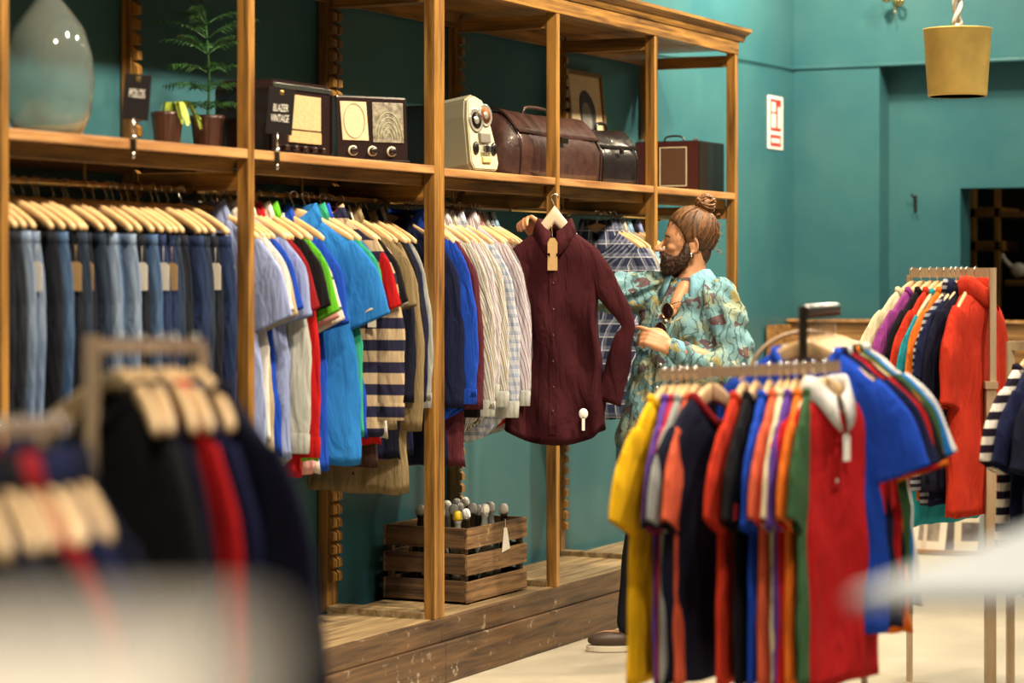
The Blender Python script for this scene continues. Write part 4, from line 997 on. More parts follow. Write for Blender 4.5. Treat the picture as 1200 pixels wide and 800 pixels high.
# leather briefcase
LEA = plain('brown_leather', (.045, .020, .017), .33, noise_amt=.35, nscale=22, bump=.35, coat=.15)
BLEA = plain('black_leather', (.012, .010, .011), .28, noise_amt=.3, nscale=18, bump=.4, coat=.2)
def satchel(px0, px1, xa, z0, h, mat, label, rz=R90, dep=.25, w=None, cat='bag', name='briefcase', flap=.42):
    y0 = on_x(px0, xa); y1 = on_x(px1, xa); w = w or (y1-y0)
    r = empty(name, (xa, y0, z0), rz, label=label, cat=cat)
    n = 20; vs = []; fs = []
    prof = [(.0, .0), (-.006, .45), (.028, .74), (.075, .93), (.12, 1.0), (.165, .97), (.215, .76), (.245, .45), (.24, 0)]
    pr = [Vector((0, a*dep/.25, z*h)) for a, z in prof]; pr = bez(pr, 3); k = len(pr)
    for i in range(n+1):
        u = i/n; x = u*w; ins = .012*(1 - (2*u-1)**8)
        e = 1 - .06*abs(2*u-1)**4
        for p in pr:
            sag = .006*math.sin(u*9 + p.z*20)
            cyy = dep*.48
            vs.append((x, cyy + (p.y-cyy)*(1 if abs(2*u-1) < .98 else .94) + sag*.5, p.z*(1 - .03*math.sin(PI*u)) * (e if p.z > h*.3 else 1)))
    for i in range(n):
        for j in range(k-1): fs.append((i*k+j, i*k+j+1, (i+1)*k+j+1, (i+1)*k+j))
        fs.append((i*k, (i+1)*k, (i+1)*k+k-1, i*k+k-1))
    fs.append(tuple(range(k-1, -1, -1))); fs.append(tuple(n*k+j for j in range(k)))
    MB().add(vs, fs, True).build('body', mat, r)
    # flap following the front and top
    vs = []; fs = []
    sel = [p for p in pr if p.z > h*(1-flap) and p.y < dep*.7]; m = len(sel)
    for i in range(n+1):
        u = i/n; x = -.004 + u*(w+.008)
        for q, p in enumerate(sel):
            out = .006 + (.006*math.sin(u*7+1) if q == 0 else .0)
            nx = Vector((0, -1, .25)) if p.z < h*.8 else Vector((0, -.4, 1))
            v = Vector((x, p.y, p.z*(1-.03*math.sin(PI*u)))) + nx.normalized()*out; vs.append(v)
    for i in range(n):
        for j in range(m-1): fs.append((i*m+j, i*m+j+1, (i+1)*m+j+1, (i+1)*m+j))
    b = len(vs); vs += [v + Vector((0, .005, -.003)) for v in vs]
    fs += [tuple(b+q for q in f[::-1]) for f in fs]
    for i in range(n): fs.append((i*m, (i+1)*m, b+(i+1)*m, b+i*m))
    MB().add(vs, fs, True).build('flap', mat, r)
    for s in (-.002, w-.004):
        g = MB().tube([Vector((s+.003, p.y, p.z)) for p in pr], .004, 6); g.build('seam_piping', mat, r)
    hy = dep*.48; hz = h*.97
    MB().tube(bez([(w*.34, hy, hz-.005), (w*.36, hy, hz+.028), (w*.5, hy, hz+.036), (w*.64, hy, hz+.028), (w*.66, hy, hz-.005)], 5), .0075, 8).build('handle', mat, r)
    MB().box(w*.46, w*.54, -.018, -.004, h*.55, h*.64, .003).build('clasp', M['darkmetal'], r)
    return r
satchel(610, 703, -.09, ST2, .275, LEA, 'large brown leather briefcase with wide flap on the shelf', dep=.25)
satchel(706, 741, -.13, ST2, .245, BLEA, 'black leather doctor bag leaning beside the brown briefcase', rz=math.radians(75), dep=.22, w=.24, name='doctor_bag')

# framed portrait leaning on the back
yb = on_x(676, -.40)
r = empty('picture_frame', (-.40, yb, ST2), R90-.05, label='old framed monochrome portrait leaning behind the bags', cat='picture')
lean = Matrix.Rotation(-.10, 4, 'X'); w, h = .36, .545
fr = MB()
for a in ((0, .022, 0, h), (w-.022, w, 0, h), (.022, w-.022, 0, .022), (.022, w-.022, h-.022, h)): fr.box(a[0], a[1], 0, .022, a[2], a[3], .004, lean)
fr.build('frame', plain('old_gilt_frame', (.16, .10, .04), .4, metal=.3), r)
MB().box(.02, w-.02, .010, .014, .02, h-.02, 0, lean).build('mount', plain('aged_sepia_paper', (.50, .42, .27), .5, noise_amt=.12, nscale=8), r)
def flat(pts, name, mat, yo): 
    me = MB().prism(pts, .001, 'y', yo, lean).mesh(name); return link(name, me, mat, r)
def blob(cx, cz, rx, rz_, wob=.08, n=28, s=1): return [(cx + rx*math.cos(2*PI*i/n)*(1+wob*math.sin(3*i*2*PI/n+s)), cz + rz_*math.sin(2*PI*i/n)*(1+wob*math.cos(2*i*2*PI/n+s))) for i in range(n)]
DK = plain('charcoal_drawing', (.035, .04, .042), .6, noise_amt=.4, nscale=30); MD = plain('grey_drawing', (.16, .16, .15), .6, noise_amt=.3, nscale=40)
flat([(.10, .03), (.28, .03), (.29, .18), (.245, .25), (.20, .27), (.15, .25), (.11, .16)], 'drawn_shoulders', DK, .0086)
flat(blob(.19, .34, .078, .12), 'drawn_hair', DK, .0078)
flat(blob(.178, .325, .046, .078, .04), 'drawn_face', MD, .0068)
flat(blob(.176, .262, .020, .012, .1), 'drawn_beard', DK, .0058)

# dark suitcase record player at the cabinet's right end
xa = -.10; yb = on_x(819, xa); y1 = on_x(849, xa)
r = empty('suitcase', (xa, yb, ST2), R90, label='maroon and black box case with cream outline on the right shelf', cat='case')
OX = plain('oxblood_leatherette', (.055, .012, .010), .35, noise_amt=.2, nscale=60)
MB().box(0, y1-yb, 0, .33, 0, .245, .008).build('case', M['black'], r)
MB().box(-.004, .0, .005, .325, .004, .240, .0015).build('side_cover', OX, r)
ol = MB()
a0, a1, b0, b1 = .06, .20, .028, .215
for q in ((a0, a1, b0, b0+.005), (a0, a1, b1-.005, b1), (a0, a0+.005, b0+.005, b1-.005), (a1-.005, a1, b0+.005, b1-.005)): ol.box(-.006, -.003, q[0], q[1], q[2], q[3], .0008)
ol.build('cream_outline', M['cream'], r)
MB().box(-.0052, -.0035, a0+.008, a1-.008, b0+.008, b1-.008).build('panel', plain('brown_weave', (.085, .040, .018), .7, noise_amt=.2, nscale=150), r)
MB().tube(bez([(.01, .08, .245), (.01, .09, .262), (.01, .13, .268), (.01, .17, .262), (.01, .18, .245)], 4), .005, 8).build('handle', M['darkmetal'], r)
for yy in (.02, .30): MB().box(.02, .04, yy, yy+.018, .243, .256, .002).build('latch', M['steel'], r)

# ------------------------------------------------------------------ crate with swing-top bottles
FZ = .2385
xc = -.085; yc = on_x(546, xc); cwid = on_x(613, xc)-yc; cd = .345; chh = .30
r = empty('wooden_crate', (xc, yc, FZ), R90, label='weathered slatted wooden crate full of bottles on the cabinet floor', cat='crate')
rr = random.Random(4)
for k, (z0, z1) in enumerate(((.008, .088), (.112, .19), (.212, .292))):
    j = rr.uniform(-.003, .003)
    MB().box(-.012, cwid+.012, -.012, 0, z0+j, z1+j, .003).build('slat', M['crate'], r)
    MB().box(-.012, cwid+.012, cd, cd+.012, z0, z1, .003).build('slat', M['crate'], r)
    MB().box(-.012, 0, .001, cd-.001, z0-j, z1-j, .003).build('slat', wood('crate_wood_x', (.035, .017, .008), (.13, .07, .03), 'X', scale=1.4, rough=.75, coat=0), r)
    MB().box(cwid, cwid+.012, .001, cd-.001, z0, z1, .003).build('slat', wood('crate_wood_x', (.03,.02,.01), (.1,.06,.03)), r)
for a in (.001, cwid-.023):
    for b in (.001, cd-.023): MB().box(a, a+.022, b, b+.022, .003, .285, .002).build('corner_post', wood('crate_wood_z', (.035, .017, .008), (.13, .07, .03), 'Z', scale=1.4, rough=.75, coat=0), r)
MB().box(.0, cwid, .0, cd, .012, .020).build('bottom_board', M['crate'], r)
for a in (.03, cwid-.06): MB().box(a, a+.03, -.005, cd+.005, -.0, .010, .002).build('runner', M['crate'], r)
tg = MB().prism([(-.030, -.100), (.040, -.090), (.012, -.006), (-.012, -.004)], .0015, 'y'); tg.tube([(0, 0, -.005), (0, .002, .03)], .0008, 4)
o = tg.build('cardboard_tag', M['paper'], None, (xc+.016, yc+cwid*.62, FZ+.272), R90); tag(o, 'cream paper tag tied to the front of the bottle crate', 'tag')
BG = [plain('brown_bottle_glass', (.02, .012, .006), .08, coat=1), plain('green_bottle_glass', (.02, .035, .022), .08, coat=1), plain('clear_bottle_glass', (.28, .30, .29), .08, coat=1)]
bot = MB().lathe([(0, 0), (.027, 0), (.029, .004), (.029, .13), (.026, .16), (.014, .20), (.0115, .235), (.0135, .240), (.0135, .252), (0, .252)], 16).mesh('glass')
stp = MB().lathe([(.0, .248), (.013, .248), (.018, .256), (.017, .272), (.010, .282), (0, .284)], 14).mesh('stopper')
wr = MB().tube(bez([(-.0135, 0, .243), (-.021, 0, .252), (-.019, .004, .272), (0, .005, .283), (.019, .004, .272), (.021, 0, .252), (.0135, 0, .243)], 4), .0012, 5).mesh('wire_bail')
r0 = random.Random(12); wds = ['brown', 'green', 'clear']
bi = 0
for i in range(5):
    for j in range(4):
        if (i, j) in ((0, 3),): continue
        k = r0.choice([0, 0, 1, 2])
        lx = .052 + i*(cwid-.10)/4; ly = .055 + j*(cd-.11)/3
        tl = r0.uniform(-.16, .16); tl2 = r0.uniform(-.14, .14)
        q = empty('swing_top_bottle', Vector((xc - ly, yc + lx, FZ+.024+r0.uniform(.0, .035))), r0.uniform(0, 3), label='swing-top glass bottle with white stopper packed in the slatted crate', cat='bottle', group='swing-top bottles in the crate')
        q.rotation_euler = (tl*.5, tl2*.5, r0.uniform(0, 3)); q.scale = (1.05, 1.05, 1.12)
        link('glass', bot, BG[k], q); link('stopper', stp, M['white'] if i+j else plain('yellow_cap', (.7, .5, .02), .4), q); link('wire_bail', wr, M['steel'], q)

# ------------------------------------------------------------------ wall things
r = empty('hose_reel_sign', (-.4985, on_x(899, -.5), 0), R90, label='white and red fire hose sign on the teal wall', cat='sign')
p0 = on_x(899, -.5); p1 = on_x(916.5, -.5); w = p1-p0
zt = CH + (325-111)/FP*Zof((-.5, p0)); zb = CH + (325-176)/FP*Zof((-.5, p1))
h = zt-zb
MB().box(0, w, -.004, 0, zb, zt, .001).build('plate', M['white'], r)
SR = plain('sign_red', (.42, .03, .02), .4)
def sp(name, x0, x1, z0, z1, m=SR, d=.0052): MB().box(w*x0, w*x1, -d, -.004, zb+h*z0, zb+h*z1).build(name, m, r)
sp('red_field', .14, .86, .34, .94)
sp('pictogram', .22, .48, .70, .88, M['white'], .006); sp('pictogram', .22, .50, .40, .66, M['white'], .006); sp('pictogram', .64, .80, .40, .80, M['white'], .006)
sp('red_band', .14, .86, .05, .27); sp('caption_line', .22, .78, .12, .20, M['white'], .006)
# cable along the wall
r = MB().tube(bez([(-.492, 3.02, 2.60), (-.492, 3.4, 2.60), (-.492, 4.1, 2.655), (-.492, 4.9, 2.672), (-.492, 5.232, 2.672)], 6), .004, 6).build('wall_cable', plain('teal_cable', (.01, .06, .07), .5)); tag(r, 'thin painted cable running along the wall past the cabinet', 'cable')
# wall hook in the recess
hx = on_y(1073, YR); hz = CH + (325-238)/FP*Zof((hx, YR))
r = empty('wall_hook', (hx, YR, hz), label='small dark metal hook on the recess wall', cat='hook')
MB().box(-.009, .009, -.006, 0, -.05, .045, .002).build('back_plate', M['darkmetal'], r)
MB().tube(bez([(0, -.006, .02), (-.004, -.035, .03), (-.012, -.045, .055)], 5), .005, 6).build('upper_prong', M['darkmetal'], r)
MB().tube(bez([(0, -.006, -.03), (.01, -.035, -.04), (.016, -.045, -.015)], 5), .005, 6).build('lower_prong', M['darkmetal'], r)
# brass wall lamp at the top edge
lx = on_y(1046, Y1-.10)
r = empty('wall_lamp', (lx, Y1, CH+(325+2)/FP*13.4), label='small curled brass wall lamp high on the pier', cat='lamp')
MB().lathe([(0, 0), (.035, 0), (.03, .012), (0, .014)], 18, Matrix.Rotation(PI/2, 4, 'X')).build('wall_plate', M['brass'], r)
MB().tube(bez([(0, -.01, 0), (.02, -.08, -.03), (.05, -.12, .0), (.045, -.13, .05), (.0, -.13, .05), (-.03, -.12, .02)], 6), .009, 8).build('scroll_arm', M['brass'], r)
MB().lathe([(0, -.02), (.02, -.015), (.028, .01), (.02, .03), (0, .032)], 16, Matrix.Translation((-.03, -.12, .0))).build('candle_cup', M['brass'], r)
MB().tube([(-.0, -.06, -.03), (-.0, -.06, -.075), (-.0, -.055, -.12)], .0025, 5).build('pull_chain', M['brass'], r)

# pendant bucket lamp
ZL = 9.0; r0_ = cw(camX(1122, ZL), ZL, 0)
zt = CH + (325-34)/FP*ZL; zb = CH + (325-113)/FP*ZL
r = empty('pendant_lamp', (r0_.x, r0_.y, zb), label='hanging ochre metal bucket lamp on a white twisted cord', cat='lamp')
OCH = plain('ochre_patinated_metal', (.85, .58, .16), .45, noise_amt=.22, nscale=7, bump=.25)
hh = zt-zb; ra = 39.5/FP*ZL; rb = 33.5/FP*ZL
MB().lathe([(rb, 0), (rb+.003, .006), (ra, hh-.006), (ra+.003, hh), (ra-.006, hh), (ra-.010, hh-.01), (rb-.005, .006), (rb-.004, 0)], 40).build('shade', OCH, r)
MB().lathe([(0, hh-.03), (ra-.008, hh-.028), (ra-.008, hh-.034), (0, hh-.036)], 30).build('cover_disc', M['darkmetal'], r)
MB().lathe([(0, hh-.06), (.02, hh-.06), (.022, hh-.02), (.012, hh+.02), (0, hh+.022)], 16).build('lamp_holder', M['white'], r)
MB().lathe([(0, hh-.16), (.02, hh-.15), (.03, hh-.12), (.02, hh-.08), (.013, hh-.06), (0, hh-.06)], 16).build('bulb', plain('unlit_bulb', (.7, .68, .6), .2), r)
cd_ = MB()
L = ZC - zt
for ph in (0, PI):
    pts = [(.012*math.cos(ph+i*.8), .012*math.sin(ph+i*.8), hh+.01+i*L/90) for i in range(91)]
    cd_.tube(pts, .0105, 6)
cd_.build('twisted_cord', M['white'], r)

# ------------------------------------------------------------------ far end: magazine stand and further room
WST = wood('stand_oak', (.14, .065, .018), (.34, .18, .06), 'X', rough=.5)
sx0 = on_y(905, 4.85); sx1 = 2.2; zt = CH - (376-325)/FP*Zof((sx0+.5, 4.9))
r = empty('magazine_stand', (sx0, 4.75, 0), label='wooden magazine stand along the far wall', cat='stand')
W_ = sx1-sx0
MB().box(0, W_, .36, .38, 0, zt, .003).build('back_board', WST, r)
for xx in (0, W_-.02): MB().box(xx, xx+.02, .0, .36, 0, zt*.98, .003).build('side_panel', WST, r)
MB().box(-.005, W_+.005, .34, .395, zt-.012, zt+.006, .003).build('top_edge', M['shelf'], r)
for k, (zz, yy) in enumerate(((.005, .04), (.48, .10), (.86, .16))):
    MB().box(.02, W_-.02, yy, .36, zz, zz+.015, .002).build('shelf', WST, r)
    MB().box(.02, W_-.02, yy-.01, yy, zz, zz+(.06 if k else .025), .002).build('lip', WST, r)
cols = [(.62, .56, .48), (.50, .42, .34), (.10, .09, .10), (.60, .55, .5), (.30, .10, .08), (.12, .18, .26), (.55, .48, .36), (.18, .20, .22), (.66, .62, .56), (.45, .34, .12)]
cn = ['white', 'tan', 'black', 'pale grey', 'rust red', 'dark blue', 'cream', 'slate', 'bright white', 'mustard']
rg = random.Random(21)
xpos = {0: [], 1: [], 2: []}
def magazine(x, tier, k, tl, wmag=.20, hmag=.27, title=None, cover=None):
    zz, yy = ((.005, .04), (.48, .10), (.86, .16))[tier]
    base = Vector((sx0+x, 4.75+yy+.055+tl, zz+.0165))
    tier_w = ('lowest', 'middle', 'top')[tier]
    lab = f'{cn[k]} cover magazine leaning on the {tier_w} tier of the far stand' + (f', {"titled rapa" if title else ""}' if title else '')
    q = empty('magazine', base, rg.uniform(-.05, .05), label=lab, cat='magazine', group=f'{cn[k]} magazines on the {tier_w} tier')
    m = Matrix.Rotation(-.22, 4, 'X') @ Matrix.Rotation(rg.uniform(-.05, .05), 4, 'Y')
    MB().box(0, wmag, 0, .006, 0, hmag, .001, m).build('cover', plain('cover_%s' % cn[k].replace(' ', '_'), cols[k], .35, noise_amt=.12, nscale=9), q)
    MB().box(wmag*.2, wmag*.8, -.0008, .0, hmag*.2, hmag*.6, 0, m).build('cover_picture', plain('cover_picture_%d' % (k % 4), [(.25, .2, .16), (.5, .42, .3), (.12, .1, .1), (.35, .32, .3)][k % 4], .4, noise_amt=.5, nscale=14), q)
    if title:
        me = text_mesh(title, .088, align='LEFT'); me.transform(m @ Matrix.Translation((.012, -.002, hmag-.058)) @ Matrix.Rotation(PI/2, 4, 'X') @ Matrix.Diagonal((.85, 1.25, 1, 1)))
        link('title', me, M['blackcard'], q)
    else:
        MB().box(wmag*.1, wmag*.9, -.0008, 0, hmag*.8, hmag*.92, 0, m).build('title_block', M['blackcard'] if k not in (2, 5, 7) else M['white'], q)
xm = on_y(1009, 4.9)-sx0
magazine(xm-.10, 2, 3, .0, title='l'); magazine(xm-.055, 2, 8, -.012); magazine(xm, 2, 0, -.026, title='rapa')
magazine(xm+.9, 2, 0, .0); magazine(xm+1.02, 2, 5, -.012); magazine(xm+.62, 2, 6, .0)
xx = .08; k = 0
while xx < W_-.3:
    magazine(xx, 1, rg.randrange(10), rg.uniform(-.02, .01)); xx += .23
xx = .06
while xx < W_-.3:
    magazine(xx, 0, rg.randrange(10), rg.uniform(-.02, .01), .19, .26); xx += rg.uniform(.09, .16)
# shelving seen through the passage
r = empty('storage_shelf', (xo-.25, 6.45, 0), label='dark oak storage shelving seen through the passage on the right', cat='shelf')
px_ = on_y(1165, 6.45)-(xo-.25)
for xx in (0.02, px_, px_+.9): MB().box(xx, xx+.032, 0, .05, 0, 2.4, .003).build('post', M['oakz'], r)
MB().box(0, px_+.95, .40, .42, 0, 2.4, .003).build('back_board', M['black'], r)  # black sheet added, its colour stands in for the shade behind the shelves
for zz in (.3, .9, 1.68, 1.88): MB().box(0.02, px_+.05, .0, .40, zz-.03, zz+.03, .003).build('shelf', M['oakx'], r)
for zz in (.3, .98, 1.87): MB().box(px_+.05, px_+.95, .0, .40, zz-.015, zz+.015, .003).build('shelf', M['oakx'], r)
fx = on_y(1186, 6.4)
o = MB().ball((0, 0, .03), (.05, .03, .045), 12).tube(bez([(-.045, 0, .05), (-.09, 0, .10), (-.10, .0, .13)], 4), .014, 8).ball((.06, 0, .01), (.035, .02, .025), 10).build('china_bird', M['white'], None, (fx, 6.55, 1.70-.195)); tag(o, 'small white ornament in the dark shelving on the right', 'ornament')
MB().box(px_+.06, px_+.94, .02, .38, 1.44, 1.475, .003).build('shelf', M['oakx'], r)
# bentwood hoop behind the upper arm
hz = 6.75
r = empty('hoop_stand', cw(camX(945, hz), hz, 0), label='brown hoop of a round rail behind the blue t-shirt', cat='rack')
pp = []
R_ = 68/FP*hz
for i in range(33):
    a = PI*i/32; pp.append(Vector((0, 0, 0)) + Rv*(R_*math.cos(a)) + Vector((0, 0, 1.200 + R_*.86*math.sin(a))))
MB().tube(pp, .0055, 8).build('hoop', M['palebar'], r)
MB().tube([pp[0], pp[0]*1 - Vector((0, 0, pp[0].z-.02))], .010, 8).build('leg', M['palebar'], r)
MB().tube([pp[-1], pp[-1]*1 - Vector((0, 0, pp[-1].z-.02))], .010, 8).build('leg', M['palebar'], r)

# ------------------------------------------------------------------ very near, out of focus
WT = plain('pale_grey_laminate', (.42, .43, .43), .35)
r = empty('display_plinth', cw(.27, 1.95, 0), TH, label='blurred pale grey counter corner close to the camera, right', cat='counter')
MB().prism([(0, 0), (.75, 0), (.75, .62), (.30, .62)], .014, 'z', CH-.268, bev=.004).build('top', WT, r)
MB().prism([(.16, .04), (.7, .04), (.7, .5), (.36, .5)], .03, 'z', .0).build('base', WT, r)
MB().tube([(.5, .3, .03), (.5, .3, CH-.268)], .025, 14).build('column', M['steel'], r)
BG_ = plain('beige_laminate', (.80, .72, .60), .5)
r = empty('display_plinth', cw(-.16, .50, 0), TH, label='blurred beige counter close to the camera, lower left', cat='counter')
MB().box(-.20, .098, -.15, .12, CH-.101, CH-.090, .004).build('top', BG_, r)
MB().box(-.15, .05, -.12, .10, 0, .03, .004).build('base', BG_, r)
MB().tube([(-.05, 0, .03), (-.05, 0, CH-.101)], .025, 14).build('column', M['steel'], r)
# ------------------------------------------------------------------ the man
def remesh(mb, voxel, smooth=6, sf=.5):
    me = mb.mesh('tmp', fix=False); o = bpy.data.objects.new('tmp', me); C.objects.link(o)
    m = o.modifiers.new('r', 'REMESH'); m.mode = 'VOXEL'; m.voxel_size = voxel; m.use_smooth_shade = True
    s = o.modifiers.new('s', 'SMOOTH'); s.iterations = smooth; s.factor = sf
    dg = bpy.context.evaluated_depsgraph_get(); out = bpy.data.meshes.new_from_object(o.evaluated_get(dg))
    bpy.data.objects.remove(o)
    for p in out.polygons: p.use_smooth = True
    return out
def limb(mb, pts, rad, n=16, k=5, flat=1.0):
    """rounded closed tube through points with radii"""
    P = bez(pts, k); K = len(P); R = []
    for i in range(K):
        q = i/(K-1)*(len(rad)-1); a = min(int(q), len(rad)-2); g = q-a; g = g*g*(3-2*g); R.append(rad[a]*(1-g)+rad[a+1]*g)
    mb.tube(P, R, n); mb.ball(P[0], R[0], n); mb.ball(P[-1], R[-1], n)
    return P
RT = cw(.68, 9.6, 0)
man = empty('person', RT, TH, label='bearded person with hair bun in patterned blue shirt holding the maroon shirt', cat='person')
SKIN = plain('warm_skin', (.50, .25, .135), .45, noise_amt=.08, nscale=40, spec=.4)
SKIN.node_tree.nodes['Principled BSDF'].inputs['Subsurface Weight'].default_value = .08
SKIN.node_tree.nodes['Principled BSDF'].inputs['Subsurface Radius'].default_value = (.02, .008, .004)
HAIR = plain('brown_hair', (.055, .024, .010), .5, noise_amt=.45, nscale=45)
HAIRL = plain('light_brown_hair', (.17, .075, .026), .45, noise_amt=.4, nscale=45)
BEARD = plain('dark_beard', (.035, .014, .008), .6, noise_amt=.4, nscale=60)

shR, elR, wrR = Vector((-.12, .08, 1.43)), Vector((-.375, .0, 1.465)), Vector((-.565, -.135, 1.635))
shL, elL, wrL = Vector((.145, -.12, 1.40)), Vector((.165, -.215, 1.135)), Vector((-.075, -.285, 1.222))
b = MB()
# head
b.ball((.030, 0, 1.672), (.096, .074, .094), 26)
b.ball((-.008, 0, 1.640), (.068, .066, .085), 24)
b.ball((-.012, 0, 1.585), (.066, .056, .056), 22)
b.ball((-.052, 0, 1.548), (.026, .028, .022), 16)            # chin
b.ball((-.048, 0, 1.655), (.024, .050, .013), 14)            # brow
limb(b, [(-.062, 0, 1.652), (-.078, 0, 1.628), (-.100, 0, 1.606)], [.008, .009, .010], 12, 3)   # nose ridge
b.ball((-.104, 0, 1.600), (.012, .011, .010), 12)
for s in (-1, 1):
    b.ball((-.088, s*.012, 1.598), (.010, .008, .008), 10)
    b.ball((-.042, s*.036, 1.607), (.026, .022, .020), 14)      # cheek
    b.ball((-.050, s*.031, 1.634), (.014, .017, .009), 12)     # lids
    # ear
    b.tube([(.036+.016*math.cos(a)-.002*math.sin(a), s*(.074+.006*math.cos(a)), 1.618+.030*math.sin(a)) for a in [i*PI/8 for i in range(16)]], .0055, 8, closed=True)
    b.ball((.034, s*.070, 1.616), (.014, .007, .026), 12)
    b.ball((.028, s*.073, 1.588), (.008, .006, .009), 10)
b.ball((-.084, 0, 1.577), (.010, .020, .006), 12); b.ball((-.082, 0, 1.566), (.011, .018, .007), 12)
limb(b, [(.045, 0, 1.61), (.038, -.004, 1.53), (.022, -.015, 1.44)], [.054, .050, .062], 20, 4)
# torso, turned to camera-left
ta = math.radians(-36); TM = Matrix.Rotation(ta, 4, 'Z')
def tring(cx, cy, z, a, bb, n=28, k=.85):
    out = []
    for j in range(n):
        q = 2*PI*j/n; v = TM @ Vector((a*math.copysign(abs(math.cos(q))**k, math.cos(q)), bb*math.copysign(abs(math.sin(q))**k, math.sin(q)), 0)); out.append(Vector((cx+v.x, cy+v.y, z)))
    return out
def tloft(mb, rings, n=28):
    vs = []; fs = []
    for q in rings: vs += tring(*q, n=n)
    for i in range(len(rings)-1):
        for j in range(n): fs.append((i*n+j, i*n+(j+1)%n, (i+1)*n+(j+1)%n, (i+1)*n+j))
    fs.append(tuple(range(n))); fs.append(tuple((len(rings)-1)*n+j for j in range(n-1, -1, -1))); mb.add(vs, fs, True)
tloft(b, [(.02, -.015, .88, .15, .095), (.0, -.02, 1.0, .15, .10), (.005, -.02, 1.15, .145, .095), (.01, -.02, 1.30, .17, .10), (.012, -.02, 1.38, .165, .085), (.015, -.018, 1.43, .11, .065), (.02, -.015, 1.46, .065, .055)])
limb(b, [(.0, -.070, 1.445), (-.028, -.098, 1.40), (-.052, -.122, 1.35)], [.034, .028, .016], 14, 4)   # open-neck chest
limb(b, [shR, (shR+elR)/2, elR, (elR*.5+wrR*.5), wrR], [.055, .050, .042, .040, .026], 16)
limb(b, [shL, (shL+elL)/2, elL, (elL*.5+wrL*.5), wrL], [.055, .050, .042, .040, .026], 16)
limb(b, [(-.075, .06, .95), (-.11, .05, .72), (-.155, .03, .48), (-.18, .05, .28), (-.20, .055, .09)], [.085, .075, .055, .052, .036], 18)
limb(b, [(.065, -.05, .95), (.075, -.06, .72), (.085, -.07, .48), (.095, -.04, .28), (.10, -.02, .09)], [.085, .075, .055, .052, .036], 18)
b.ball((-.27, .05, .05), (.10, .036, .035), 14); b.ball((.04, -.05, .05), (.10, .036, .035), 14)
# left hand pinching the sleeve (fingers point to -x, back of the hand to the camera and up)
def hand(mb, wrist, dirv, back, curl, flip=1, pinch=False, kn=1.0):
    d = Vector(dirv).normalized(); bk = Vector(back); bk = (bk - d*bk.dot(d)).normalized(); sd = d.cross(bk)*flip     # sd: towards the thumb
    w = Vector(wrist)
    for i, o in enumerate((-.027, -.010, .008, .026)):
        limb(mb, [w + sd*o*.55, w + d*.045 + sd*o*.85 + bk*.004, w + d*.088 + sd*o], [.018, .017, .0125], 10, 3)
    L = (.062, .078, .084, .074); 
    for i, o in enumerate((-.029, -.010, .009, .027)):           # little .. index
        p = w + d*.088 + sd*o; l = L[i]; c = curl[i]; dd = d.copy(); pts = [p]
        for seg, fr in enumerate((.45, .31, .24)):
            a = c[seg]; dd = (Matrix.Rotation(-a*flip, 4, sd) @ dd) if True else dd
            pts.append(pts[-1] + dd*l*fr)
        limb(mb, pts, [.0098, .0092, .0084, .0070], 10, 3)
    tb = w + d*.022 + sd*.024
    t2 = tb + d*.034 + sd*.024 - bk*.012; t3 = w + d*(.096 if pinch else .085) + sd*(.038 if pinch else .05) - bk*.026
    limb(mb, [tb, t2, t3, t3 + d*.022 - sd*.006 - bk*.002], [.017, .0125, .0105, .0085], 10, 3)
hand(b, wrL, (-.86, .02, .42), (-.25, -.80, .5), [(.9, 1.1, .7), (.85, 1.1, .7), (.7, .95, .6), (.25, .45, .3)], 1, True)
hand(b, wrR, (-.42, -.12, .62), (.3, .7, .5), [(1.0, 1.0, .6), (1.0, 1.0, .6), (.95, 1.0, .6), (.9, .9, .5)], -1)
body = remesh(b, .0042, 5, .5); body.name = 'body'
link('body', body, SKIN, man)
# eyes, brows, earring
for s in (-1, 1):
    e = MB().ball((-.0545, s*.031, 1.633), .0105, 14).build('eye', plain('eye_white', (.6, .57, .52), .2), man)
    MB().ball((-.0632, s*.031, 1.6325), (.0028, .0048, .0048), 10).build('iris', plain('dark_iris', (.03, .02, .012), .15), e)
    eb = MB()
    for k in range(26):
        u = k/25; p = Vector((-.072+.016*u**1.5, s*(.012+.040*u), 1.652+.004*math.sin(u*3)-.004*u)); eb.tube([p, p+Vector((.002, s*.009, .004-.004*u))], [.0016, .0006], 4)
    eb.build('eyebrow', BEARD, man)
MB().lathe([(0, 0), (.0045, .001), (.005, .004), (0, .006)], 10, Matrix.Translation((.026, -.083, 1.583)) @ Matrix.Rotation(PI/2, 4, 'X')).ball((.026, -.083, 1.573), .004, 8).build('earring', M['steel'], man)
